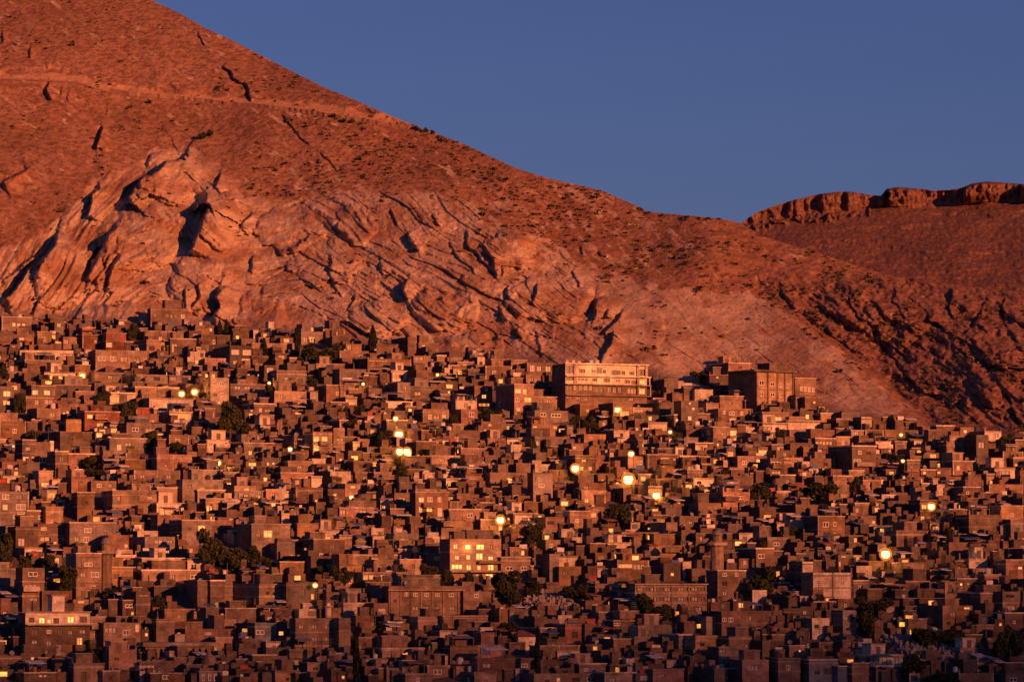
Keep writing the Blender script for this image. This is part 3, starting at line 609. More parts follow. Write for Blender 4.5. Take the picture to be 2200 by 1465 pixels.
# ---------------------------------------------------------------- survey of the town
# one line per building: x0,y0,x1,y1,side,colour ; openings x0,y0,x1,y1,kind  (tile units: 2.973 per photo pixel)
TILES = [((0, 660), """
15,65,195,150,0,t;80,100,100,122,L;110,103,128,122,L;140,103,158,122,L
350,95,405,180,20,t;365,100,390,128,d
965,5,1195,130,30,t;985,40,1005,65,d;1060,42,1080,65,d;1088,45,1105,70,d;1115,45,1135,65,d;1155,45,1178,68,w;1010,95,1040,118,d
0,150,80,250,0,t
85,180,215,242,0,t;120,205,160,225,c
240,160,330,240,30,t;270,190,295,215,w
405,190,530,265,30,t;410,205,440,235,c;485,210,515,238,w
530,180,695,265,0,r;600,205,640,230,c
130,275,465,365,40,p;195,290,222,330,d;240,305,350,345,d;380,295,460,330,c
165,350,385,402,20,t
615,275,945,395,70,t;630,315,680,345,w;705,315,745,345,w;770,315,815,348,c;850,325,890,350,d
680,215,940,277,20,r;680,228,720,258,w;855,235,905,270,w;800,240,830,265,d
930,150,1080,217,0,t;945,185,965,208,d;985,185,1000,208,d;1015,190,1035,210,w
940,215,1080,300,20,t
1090,205,1250,300,30,t;1100,235,1135,290,d;1200,245,1230,270,d
1290,175,1490,238,45,t;1360,208,1392,236,w
1470,245,1610,380,140,g;1480,272,1528,303,w;1550,272,1602,305,w;1490,340,1520,365,d;1545,328,1595,360,w
1610,235,1880,322,0,t;1735,232,1760,260,d;1660,275,1700,312,d
1310,325,1440,392,20,t;1410,345,1430,365,d
1925,155,2080,232,30,t;1940,190,1965,228,c;1975,190,2010,230,l
2065,150,2200,195,60,t;2120,152,2160,180,c
2020,365,2200,425,0,t;2070,370,2105,408,L;2130,395,2148,420,l
25,415,130,478,0,g;45,450,65,470,L
125,415,290,482,0,t;140,455,165,470,L;205,435,225,455,d
290,428,545,474,0,p;297,435,360,466,L;372,440,480,466,L
610,415,820,482,50,t;690,435,720,455,d
610,485,835,552,25,t;720,487,740,505,d;790,500,828,520,w
880,440,1240,492,0,t;930,445,950,468,d;985,445,1025,472,d;1080,445,1115,472,d;1155,445,1195,475,d
1125,395,1195,442,0,p;1150,405,1185,438,u
1345,450,1460,628,0,p;1355,475,1375,500,w;1400,478,1432,502,w;1405,545,1428,570,w;1360,550,1385,570,d;1395,600,1408,620,L
1190,490,1342,565,60,t;1260,525,1285,560,l
1475,495,1690,590,20,t;1500,505,1540,525,c;1560,505,1600,525,c;1620,540,1650,560,d
1690,370,1765,492,45,g;1705,388,1745,418,w
1770,410,1955,502,0,g;1820,452,1840,482,w;1900,455,1930,485,d
1745,495,1890,535,0,p;1775,502,1790,527,d;1845,502,1885,527,w
1755,535,1955,640,0,t;1780,560,1810,585,c
2085,500,2200,608,20,t;2145,540,2175,562,w
0,505,85,690,0,g;22,535,65,570,L;22,595,65,625,L;25,655,60,675,d
205,505,345,622,35,g;210,530,245,560,L;280,530,318,560,L
165,565,340,668,20,b;225,590,250,625,d;282,588,338,620,c;210,645,235,664,r
485,540,600,622,0,t
345,500,575,572,0,t;395,520,430,545,d
705,560,870,612,0,p;712,575,790,605,l
870,515,1140,577,0,t;1000,530,1030,555,d
960,580,1265,652,0,p;1045,615,1180,645,l;1195,628,1212,648,d
985,650,1085,712,0,t;1025,655,1050,680,w
870,640,985,712,0,t;880,650,955,685,r
1085,670,1225,747,0,p;1090,680,1205,715,l
875,708,1010,742,0,t;900,715,990,735,c
815,740,1080,822,0,t;930,775,995,800,c;850,770,890,795,w
545,670,760,795,0,r;560,685,595,712,L;615,680,680,708,c;620,740,665,765,l
375,615,550,692,0,t;405,672,430,688,L
240,645,380,742,80,t;320,670,350,700,c
0,690,110,742,0,t
0,730,160,852,0,t;35,770,60,790,d;80,775,105,805,w
425,715,520,802,110,t
390,800,580,922,0,t;440,830,470,855,d
705,760,765,818,0,p;722,772,752,802,d
705,840,960,942,120,t;800,865,840,890,d
1085,815,1320,902,0,t;1120,840,1150,865,c
1245,835,1315,885,10,g;1285,840,1308,865,L
1320,850,1460,928,0,p;1330,860,1360,890,w;1385,850,1455,890,l
1560,870,1745,948,0,t;1590,918,1612,943,L;1640,890,1655,930,c;1690,890,1705,930,c
1665,760,1785,812,0,p;1690,772,1740,795,d
1625,620,1750,702,0,t;1655,645,1675,668,w;1690,650,1730,670,d
1640,690,1750,747,0,t;1660,705,1720,725,c
1880,815,1965,932,20,t;1900,835,1935,850,l;1885,880,1955,920,d
2000,795,2120,962,30,t;2005,825,2040,860,L;2055,825,2092,862,L;1998,880,2040,920,L;2060,890,2100,910,d
2130,770,2200,937,20,t;2150,835,2195,855,d;2140,900,2180,925,w
145,850,225,1025,45,g;165,895,190,912,w;150,955,185,980,L;200,955,222,1000,l
225,860,320,1015,0,b
320,870,405,918,0,p
355,925,430,1080,70,b
440,940,600,1025,0,t;490,960,520,985,c
735,965,800,1022,60,t;735,975,750,995,L
800,970,935,1035,0,t;900,935,915,960,l
1005,940,1220,1048,70,t
860,1040,1145,1135,35,t;900,1070,930,1090,c;1060,1070,1090,1095,d
460,1090,590,1182,100,t;500,1110,530,1135,d
585,1108,740,1182,0,t;620,1125,650,1150,w;690,1125,715,1150,c
250,1050,335,1165,30,t;265,1120,310,1145,L
10,1075,190,1142,0,p
335,1100,410,1165,20,p
1170,1100,1410,1235,45,t;1275,1155,1310,1172,w
1265,1040,1420,1102,0,t;1430,1075,1460,1095,c
1795,1060,2000,1152,0,t;1850,1090,1870,1110,d;1950,1080,1965,1100,l
1500,1140,1630,1240,0,t;1560,1155,1590,1170,L
1680,960,1790,1032,30,t;1695,990,1720,1010,L;1740,990,1755,1005,L
1990,1110,2055,1150,0,p
2095,1160,2200,1240,20,t;2130,1190,2150,1205,L
1430,1060,1520,1122,30,t;1440,1075,1470,1090,l
1580,1080,1670,1142,30,t
1840,985,2000,1050,40,t;1900,1010,1930,1030,c
1700,1160,1780,1240,40,t
1890,1150,2060,1240,40,b
"""), ((730, 660), """
435,190,490,310,115,t
505,235,630,307,20,t;525,240,545,258,L;585,252,607,272,l;508,245,522,270,d
40,235,155,297,0,t;50,240,75,275,d
235,240,370,302,0,t;300,272,360,298,d
0,295,180,342,0,t;120,300,155,335,c
180,330,455,422,0,t;250,380,270,400,d;345,380,370,405,w;410,382,435,408,w;190,338,310,350,c
470,310,580,405,20,t;480,312,535,340,c;500,375,530,398,w
580,345,660,405,20,t;585,352,645,378,c
620,320,810,372,0,t;690,322,770,338,d;700,345,720,365,l
965,330,1095,385,30,t;1025,358,1045,380,w;1060,358,1085,380,w
1095,340,1195,405,0,t;1115,368,1160,390,w
1195,355,1360,442,0,t;1215,372,1245,410,w;1260,375,1290,410,d;1315,375,1350,412,d
820,400,890,472,30,g;835,402,865,415,d
870,370,945,442,0,t;900,412,928,440,L
930,380,1100,474,0,t;975,405,1000,430,w;1050,415,1080,430,w
1190,430,1285,502,20,t;1210,450,1240,475,d
1115,495,1240,720,120,t;1120,522,1160,550,L;1170,522,1195,555,L;1180,575,1225,605,L;1130,640,1155,665,l;1120,580,1150,605,w;1180,640,1215,665,d
1240,575,1425,655,0,t;1395,640,1425,652,L;1260,590,1300,615,d;1320,590,1350,615,c
1245,660,1460,742,40,t;1280,675,1320,700,w;1350,678,1415,702,w
860,500,975,642,70,t;925,512,945,535,w;905,555,938,585,L;880,560,903,590,c;885,610,960,636,l
740,595,875,680,20,p;790,610,818,645,a
775,650,880,775,70,t;825,670,860,700,w
530,650,695,775,60,t;565,685,590,715,w;600,690,640,715,c;655,685,680,715,l
370,480,450,608,70,t;385,500,400,530,d;415,500,430,530,c
450,510,610,592,0,t;480,540,520,565,c
295,620,470,662,0,p
185,515,255,605,20,t
0,505,180,602,0,t;60,512,120,545,c;140,570,155,590,l
38,600,108,640,0,p;45,605,100,632,l
0,400,165,502,30,t;20,450,80,480,l;90,450,135,485,d
330,410,455,472,0,p
640,440,695,480,0,t;645,442,685,470,l
905,730,1060,818,20,t;920,780,940,810,w;950,745,970,760,w
1225,745,1405,832,0,t;1235,760,1260,785,L;1365,758,1400,775,l
1070,835,1138,905,0,p;1080,855,1130,880,w
945,835,1070,910,0,t;1010,855,1030,885,l;960,860,985,885,d
1240,825,1445,908,0,g;1300,822,1320,835,w;1380,815,1410,828,c
1140,830,1228,895,0,t;1145,838,1165,858,L;1190,835,1215,850,L
700,785,895,872,0,t;735,828,762,855,w
610,795,658,850,0,p;615,797,650,822,l
300,725,430,842,30,g;345,700,365,722,L
580,945,790,1012,30,t;745,925,775,955,d;640,965,670,990,c
775,905,930,962,0,t
680,1045,805,1107,0,p;690,1060,745,1090,d;755,1060,795,1090,d
680,1107,810,1165,0,p;690,1118,712,1150,L;722,1118,745,1150,l;755,1118,775,1150,L;782,1118,800,1150,l
805,1060,960,1145,0,r;875,1100,925,1120,L;835,1100,850,1120,c
810,1000,960,1062,0,t;820,1005,860,1030,L;900,1015,930,1035,l
960,1055,1195,1145,0,t;1070,1090,1130,1125,L;1150,1100,1175,1130,c
1235,1060,1360,1235,30,t;1270,1125,1310,1150,w;1237,1085,1252,1110,c
1505,950,1635,1095,100,b;1545,970,1575,990,c;1540,1020,1555,1040,w;1590,1020,1610,1040,w
1480,870,1560,962,0,t;1495,930,1520,950,L;1490,888,1510,905,l
1745,610,1870,722,90,t;1745,640,1800,675,L
1870,640,2020,705,0,t;1880,648,1940,690,c
1535,615,1640,692,0,t
1965,945,2165,1038,0,t;2050,960,2105,990,w;2130,960,2150,980,c
1840,950,1945,1042,60,t;1910,980,1935,1005,w
1905,1075,2000,1135,0,t;1922,1080,1955,1110,L
2100,1045,2200,1097,0,p;2120,1055,2150,1075,d
1905,865,1965,915,0,t;1910,870,1945,905,L
1750,790,1850,885,20,p;1790,805,1810,830,d
1560,810,1700,902,40,t
1970,750,2090,802,0,p;2060,760,2080,785,l
2135,690,2200,772,70,t;2145,710,2165,730,L
220,1060,400,1135,40,t;270,1060,340,1090,L
35,1130,130,1205,0,t;70,1140,100,1155,L
100,1050,210,1132,30,t;150,1080,180,1105,d
485,1160,690,1235,0,t
530,1065,605,1120,0,t;540,1080,600,1108,l
90,980,190,1052,30,t
950,1020,1060,1082,0,t
1970,1140,2060,1235,60,p
1530,1120,1700,1235,80,t;1560,1140,1590,1165,c
0,725,135,802,0,t;20,712,45,730,L
85,880,160,925,0,p
0,830,100,902,0,t;15,945,45,960,L
430,1030,540,1105,0,t;470,1055,495,1075,c
2020,1100,2200,1160,0,t;2140,1115,2170,1135,c
1650,1060,1750,1130,30,t;1720,1098,1735,1112,L;1672,1100,1690,1125,l
820,870,930,930,30,t
590,1010,680,1070,30,t
270,940,380,1010,20,t
"""), ((1460, 660), """
310,360,455,440,110,t;375,375,400,395,d
735,455,872,555,0,t;770,505,790,535,w;795,507,815,538,w;822,510,842,540,w;848,512,866,543,w
190,435,312,507,0,t;235,440,250,455,w
260,505,338,562,0,t;285,520,305,540,c
370,520,480,592,20,t
255,572,495,655,0,t;315,600,335,625,c;400,605,420,630,w;440,600,455,630,w
245,652,460,740,0,t;275,660,295,685,w;315,665,355,690,w;390,665,410,688,w;320,710,360,735,l
10,600,120,775,30,t;55,695,78,722,L;80,640,100,655,l;60,607,75,622,l
170,615,250,702,50,t;195,680,215,700,L
740,560,835,652,30,t
800,580,912,664,0,t;855,600,870,615,L
525,675,700,765,60,t;545,700,590,730,L;612,700,655,725,L
530,760,690,805,0,p;535,765,590,785,c
700,790,1010,845,0,t;770,810,805,835,w;880,805,910,828,c
690,755,900,792,0,p;700,765,730,785,l
1095,790,1178,865,20,t;1108,800,1140,825,w
1160,700,1230,802,30,p;1195,765,1220,785,w
1180,790,1530,845,0,t;1330,800,1350,822,L;1415,805,1432,822,L;1480,805,1500,825,d
215,770,320,885,80,t;270,795,300,820,d
318,785,405,832,0,t;322,787,400,822,L
322,830,402,885,0,t;345,835,365,858,L
438,815,492,862,0,p;442,820,480,848,L
865,840,1000,905,0,t;870,855,980,880,c
882,905,968,965,0,p
830,965,1000,1052,30,t;920,990,950,1015,d
1100,890,1260,1075,130,t;1110,970,1160,1015,w;1190,920,1225,945,d;1140,915,1165,940,w;1190,985,1225,1010,c
1252,860,1352,964,0,p;1265,870,1340,895,w;1285,925,1305,960,L
1375,860,1452,934,0,t;1385,875,1430,895,c
1498,855,1548,915,0,p;1510,865,1535,885,d
1580,860,1722,918,0,t;1620,880,1700,900,d
1700,860,1900,985,30,t
1895,815,1975,1025,60,t;1910,860,1950,900,c
1945,790,2060,855,0,p;2000,805,2040,830,c
2145,850,2200,915,20,t
2060,920,2200,1015,60,t;2100,940,2150,965,d
2010,1030,2145,1105,0,p;2030,1045,2110,1070,c
1330,1000,1445,1065,70,t;1335,1005,1430,1030,c
1455,980,1538,1115,40,t;1505,1085,1525,1110,L;1475,1010,1500,1030,d
578,970,665,1085,30,t;585,985,650,1020,w;590,1045,650,1075,c
665,960,800,1055,0,t;700,1020,715,1040,L;740,975,760,1000,d
370,955,480,1048,60,t;400,980,430,1005,w
0,955,122,1018,0,p;20,975,40,1005,w
100,870,215,952,30,p;130,890,150,915,d
30,830,120,895,0,t
50,1040,150,1125,50,t
85,1090,222,1165,0,p;110,1110,140,1130,d
275,1165,450,1240,0,t
320,1020,372,1105,0,t;340,1060,352,1085,l
1015,1130,1085,1240,40,t
1170,1100,1290,1175,40,t
1545,1130,1620,1195,30,t
1810,1150,1920,1240,50,t;1830,1175,1850,1195,w
1970,1130,2200,1205,0,t;2080,1150,2110,1170,d
1740,985,1900,1065,40,t
1640,760,1760,825,30,t
1790,770,1880,830,0,t;1815,783,1838,803,L
500,900,565,955,0,t;505,912,560,945,L
1000,850,1090,895,0,t
195,780,240,830,0,t
1700,1080,1800,1150,20,t
640,1075,740,1150,30,t
1080,1050,1180,1110,20,t
700,700,800,760,20,t;740,720,760,738,l
1000,715,1090,785,30,t;1050,740,1070,770,l
900,680,1000,745,30,t
1540,1040,1640,1110,60,t;1555,1048,1575,1066,L
1640,1040,1740,1090,0,t;1645,1048,1668,1064,L
1960,1100,2010,1135,0,t;1975,1105,2008,1128,L
2130,985,2200,1030,0,t;2140,1000,2165,1015,l
"""), ((0, 1055), """
0,0,180,212,0,t;15,20,60,55,w;100,80,160,120,w;20,85,50,120,l;80,145,160,180,c;100,20,140,50,d
175,130,295,197,0,t;180,155,215,180,w;245,155,280,180,w
295,105,400,202,20,t
495,10,600,192,80,t;540,60,560,85,d
720,0,830,184,115,t;750,30,770,60,c
815,0,1000,152,20,t;820,95,895,115,d;940,35,970,50,w;840,30,890,60,d
1005,-20,1130,77,0,t;1050,15,1090,40,c
1005,75,1190,158,0,p;1080,90,1110,130,w;1020,100,1050,130,l
1265,10,1465,62,0,t;1330,25,1350,45,w
1315,50,1432,152,50,t;1320,90,1360,130,L;1380,80,1400,110,d
1500,0,1678,85,0,t;1530,20,1590,50,c;1635,30,1660,45,l
245,210,455,358,20,t;265,230,300,250,w;335,290,375,315,d;260,290,320,320,c;390,290,440,320,c
450,205,735,374,0,t;540,235,585,265,w;535,290,570,330,w;650,260,680,290,d;480,290,510,320,c
105,225,242,384,30,t;120,300,160,350,c;170,260,210,285,d
690,280,820,424,60,t;795,338,815,358,L;740,370,770,390,d
742,405,868,498,0,p;780,440,812,472,d
700,490,845,604,20,t;720,530,760,560,d;780,530,810,560,c
912,430,1200,524,0,p;925,470,960,490,d;985,470,1005,492,d;1010,470,1025,492,d;1035,468,1085,492,d;1120,460,1150,495,w
1200,430,1310,520,0,p;1220,462,1260,495,w
915,520,1300,580,0,t;1000,540,1030,560,d
930,290,1112,424,20,t;990,310,1040,335,c;1065,312,1100,330,c;1055,375,1080,398,L;960,370,990,395,d
1010,150,1165,285,30,t;1040,180,1070,205,d
1165,190,1362,344,100,t;1265,218,1310,255,L;1200,230,1225,255,d
1610,215,1850,404,20,g;1685,250,1740,295,L;1770,305,1845,320,d;1640,270,1665,290,c
1690,300,1745,350,0,p;1715,305,1742,345,l
1770,330,1882,444,0,t;1825,405,1870,435,w
1900,210,2092,314,60,t
2005,310,2200,434,0,t;2020,395,2065,425,w;2110,340,2140,365,d
2040,282,2165,312,0,p;2080,290,2110,308,L
1790,455,1942,548,0,t;1850,480,1880,500,d
145,490,280,765,20,b;160,595,235,630,c;180,515,240,545,w;190,680,240,700,c
488,400,642,684,90,t;505,455,525,480,d;540,455,590,480,w;515,520,550,548,c;580,515,630,550,w;580,600,610,630,w;510,600,540,630,d
160,360,267,444,0,p;200,380,230,410,d
275,635,488,750,0,b;415,640,440,680,r;310,660,350,690,d
470,690,642,764,0,t;500,695,540,715,l
575,805,667,994,30,t;580,835,650,870,c;600,910,630,930,w
667,840,892,1004,0,t;675,870,745,905,c;785,885,825,920,w;860,850,885,900,l;810,970,830,990,d
785,700,875,814,20,t;800,720,850,745,w
870,640,957,814,0,t;890,660,950,672,c
1000,820,1112,964,30,t;1060,790,1105,835,c;1020,870,1050,895,d
1055,750,1242,844,0,t
1105,830,1302,924,20,t;1190,850,1220,875,d
1262,575,1340,774,140,t
1345,575,1432,774,0,t
1430,580,1482,754,0,t
1658,590,1830,764,180,t;1700,640,1720,660,d
1830,580,2022,784,0,t;1985,655,2005,690,l;1870,560,1900,575,d
1440,750,1632,854,0,t;1500,780,1520,800,d
1240,765,1322,854,30,t
1190,890,1502,954,0,t;1425,895,1450,920,d;1310,900,1350,915,w
1320,850,1502,892,0,t
1630,840,1765,994,0,s;1635,885,1690,915,w;1640,945,1672,985,d
1380,950,1482,1014,0,t
700,1010,868,1174,40,t;730,1060,760,1080,d
475,1105,662,1235,30,t;520,1150,550,1235,d
1700,960,1792,1034,0,p
1115,1090,1267,1144,0,t;1150,1100,1170,1120,d
1030,1165,1182,1235,0,t;1040,1172,1095,1200,w;1100,1172,1130,1200,w
1275,1155,1405,1240,0,t;1290,1165,1310,1210,w;1330,1165,1350,1210,w;1365,1165,1390,1210,w
1615,1050,1762,1154,30,t;1640,1085,1680,1105,w
1965,1100,2102,1184,40,t;2000,1122,2035,1142,d
160,1170,382,1240,0,t;250,1172,270,1186,l;280,1172,295,1186,l
1850,1020,2022,1094,0,t;1780,1030,1810,1050,l
-10,500,127,604,0,t
330,1085,442,1144,20,t
1760,1150,1905,1235,30,t
2110,1030,2200,1110,20,t;2130,1050,2160,1070,d
1890,1180,2000,1240,20,t
660,1150,760,1235,20,b
0,1050,130,1150,20,b
"""), ((730, 1055), """
485,10,692,194,30,t;505,40,540,70,L;560,38,595,68,w;625,38,650,68,w;555,98,592,138,L;505,100,528,135,l;625,105,655,160,l;510,160,570,185,l
260,85,335,120,0,p;270,88,295,115,L;300,88,328,115,l
350,10,472,104,30,t;380,40,420,65,c
0,110,217,204,0,t;5,115,40,150,c;110,170,175,196,l;125,120,170,140,c
0,285,77,394,0,t
350,270,502,384,30,t;440,305,470,335,d;390,305,415,330,w
375,380,512,444,0,t;450,390,470,410,w
0,432,372,482,0,t;170,440,200,465,d
0,475,137,608,0,t
385,440,517,564,20,t;455,465,480,495,d;450,510,475,535,d
150,515,432,604,0,t;155,535,185,572,l;190,535,220,572,l;225,535,255,572,c;260,535,290,572,l;310,545,335,565,d
1030,425,1217,564,0,t;1060,480,1110,505,w;1155,480,1195,505,w
1220,500,1342,554,0,p;1230,510,1260,540,l;1270,510,1320,540,c
1315,310,1417,404,40,t;1340,335,1365,360,w
1340,400,1402,594,20,t
1400,445,1528,484,0,p
1400,480,1542,604,20,t;1430,510,1460,535,d
650,190,902,294,0,t;655,205,720,218,L;760,255,780,275,l
700,120,902,194,50,t;815,140,850,168,w;865,115,885,130,l
900,185,1042,294,30,t;1015,222,1045,250,L
1062,150,1114,200,0,p;1068,165,1108,195,L
1110,180,1262,214,0,p
1125,210,1212,314,0,t;1130,290,1150,308,l;1160,290,1180,308,l
1315,170,1467,274,20,t;1325,190,1370,215,d;1325,240,1365,268,d
1470,130,1592,274,30,t;1505,175,1530,200,w
1590,120,1672,234,0,t;1605,140,1640,165,l
1545,0,1702,84,30,t;1565,50,1590,75,L;1690,40,1710,60,w
1800,260,2052,334,30,t;1815,280,1840,305,w;1930,290,1950,310,d
1950,205,2042,262,0,r;1965,228,1990,250,L;1995,228,2018,250,l
1975,345,2200,434,0,t;2080,350,2160,380,u
1770,440,1977,564,20,t;1780,465,1870,490,l;1875,465,1950,500,c
1645,520,1757,564,0,p;1670,530,1700,550,d
1630,590,1837,684,0,t;1660,620,1690,645,d
1710,360,1862,404,0,p;1790,370,1830,395,w
790,640,982,774,0,t;860,655,890,680,w
980,680,1162,754,0,t;1060,695,1062,745,d
25,710,177,804,0,t
40,620,162,714,30,t;100,612,120,632,L
500,800,662,914,40,t;612,845,635,870,w
310,860,402,914,20,t
660,800,942,904,0,t;790,830,820,855,d
640,900,762,964,0,p
1085,750,1202,834,0,t;1115,770,1130,792,w
1280,895,1442,954,0,t
1440,855,1567,969,0,r
1745,830,1912,914,50,t;1750,832,1795,858,w;1790,885,1820,905,w
1930,850,2200,929,20,t
2060,930,2200,1034,30,t;2100,955,2150,980,c
1750,945,1862,1064,20,t;1790,1000,1815,1025,d
705,985,882,1114,90,t;730,1070,750,1090,d;810,1065,835,1090,d
880,980,1034,1064,0,t;905,985,960,1045,u;975,990,995,1005,c
345,960,467,1014,0,p
880,1065,1242,1205,30,t
1270,990,1532,1094,30,t
1390,1045,1532,1094,0,p;1400,1050,1420,1085,d
560,1110,702,1194,30,t
170,1085,302,1154,0,t;190,1100,230,1130,c;260,1110,280,1140,d
270,1020,542,1084,0,t;290,1040,330,1065,c;400,1035,430,1060,c;500,1030,535,1065,c
745,1130,872,1194,20,t
110,960,332,1014,0,t
1870,1060,2002,1144,20,t
1530,1110,1702,1184,0,t;1560,1130,1590,1150,w
2000,1140,2200,1235,0,t;2040,1165,2080,1185,c
1240,1190,1662,1240,0,t;1310,1200,1340,1220,d
-5,810,67,1064,0,t;5,900,15,1000,d
300,1130,460,1205,40,t;330,1150,360,1170,w
1880,940,2012,1010,30,t
420,1175,590,1240,0,t
1690,1180,1900,1240,20,t
860,1190,1000,1240,20,t;905,1205,945,1225,c
2010,1040,2090,1110,20,t
540,610,600,640,0,t
"""), ((1460, 1055), """
275,5,452,134,20,t;285,25,350,55,w;375,30,410,52,w
120,75,267,184,100,t
0,180,137,234,0,t;60,190,85,210,c
880,165,1057,334,80,t;915,195,955,230,w;985,195,1005,225,w;988,265,1000,288,L;915,260,960,290,d
790,240,852,314,30,t
1535,60,1642,204,60,b;1545,85,1580,115,L;1540,160,1565,185,l;1580,160,1605,185,l
1845,150,2062,314,0,t;1930,260,2000,290,w;1870,190,1900,215,d;1870,255,1895,280,w
2115,185,2200,324,30,t;2140,230,2170,255,d
2050,95,2200,184,0,t
1595,205,1727,264,0,p;1610,220,1700,248,l
1380,255,1592,354,30,t;1515,328,1532,344,L;1430,285,1455,310,d
105,265,195,394,0,t;130,290,150,315,c
380,265,502,344,0,p;400,290,430,320,d
560,300,692,384,20,t;600,325,640,350,w
488,370,602,494,110,t;500,400,545,430,w;510,460,550,485,d
930,335,1017,404,30,t;945,368,995,395,L
1012,405,1112,494,0,t;1035,405,1065,430,L;1015,450,1030,480,L;1040,460,1065,485,L
850,520,1108,722,65,p;860,690,880,712,d
785,450,856,672,20,p;805,560,828,585,w
1110,575,1207,674,0,t;1140,600,1170,630,w
1290,510,1387,584,20,p;1320,535,1350,555,w
1422,460,1577,584,30,t;1480,530,1505,550,l;1450,480,1470,500,d
1440,570,1602,654,0,t;1500,600,1530,625,d
1600,500,1672,574,0,t
1845,430,1982,509,40,p;1890,450,1915,470,c
2082,440,2200,564,30,t;2165,480,2198,500,L;2110,500,2135,525,d
1870,500,2002,564,0,t
1770,560,1902,634,20,t;1790,580,1860,600,c
1945,535,2052,624,30,t;1970,560,2010,585,d
240,510,427,714,30,t;270,520,305,545,w;355,520,380,545,w;270,575,305,605,d;275,640,305,665,c
465,630,560,744,0,p
265,770,592,924,20,t;270,805,300,832,w;310,805,345,835,w;445,795,465,825,c;380,795,395,810,c;370,900,372,905,d
665,755,782,864,20,t
1042,760,1132,954,40,t;1055,795,1100,825,c;1060,870,1090,890,d;1100,800,1120,820,d
845,815,962,939,0,p;860,850,890,875,d
855,730,1002,774,0,t
1675,730,1877,874,120,t;1820,715,1865,755,L;1730,770,1765,800,c;1700,830,1730,855,d
1690,650,1892,724,0,t;1840,690,1870,715,c;1775,700,1790,718,l
1920,655,2062,784,50,t;1940,690,1970,715,d
2060,640,2182,794,0,t;2090,730,2150,760,c;2080,660,2140,680,d
2075,780,2200,874,0,t
1895,865,2012,924,30,t
310,925,512,1074,60,t;420,975,455,1000,c
250,1000,382,1134,40,t;255,1010,295,1030,c
400,1075,572,1240,0,t
630,1070,772,1240,60,t
825,1080,1012,1240,0,s;860,1145,895,1170,d;920,1130,970,1170,d
1100,1100,1212,1240,90,t
1210,1050,1432,1140,0,p;1270,1070,1300,1095,w
1250,1120,1442,1205,0,t;1330,1090,1365,1112,d
-5,920,77,1054,0,t
100,920,250,1074,20,t;130,960,160,990,d
170,800,247,924,60,t
890,960,1002,1054,30,t;920,985,950,1005,d
590,945,722,994,0,t;610,955,640,975,c
1790,1010,1942,1084,30,p;1815,1030,1845,1050,d
2080,1190,2200,1240,0,t
1780,1160,2012,1240,20,t;1860,1170,1880,1185,c
1460,830,1582,894,0,t;1360,845,1385,870,c
700,1000,800,1064,20,t;760,1010,780,1030,L
1010,690,1112,760,20,t
1580,930,1700,1000,20,b
1010,1120,1100,1240,30,s
1640,280,1700,350,40,t
640,600,700,660,30,t
1280,140,1380,230,30,t;1385,140,1400,160,l;1335,155,1360,175,c
1120,80,1210,155,40,t;1135,115,1170,138,L
830,40,890,80,0,t;838,46,885,74,L
970,20,1100,75,30,t
1290,20,1385,90,30,p;1310,30,1345,70,c
620,10,720,70,20,t
1720,135,1840,180,0,t
1200,640,1300,700,40,t
2000,890,2080,960,20,b
""")]
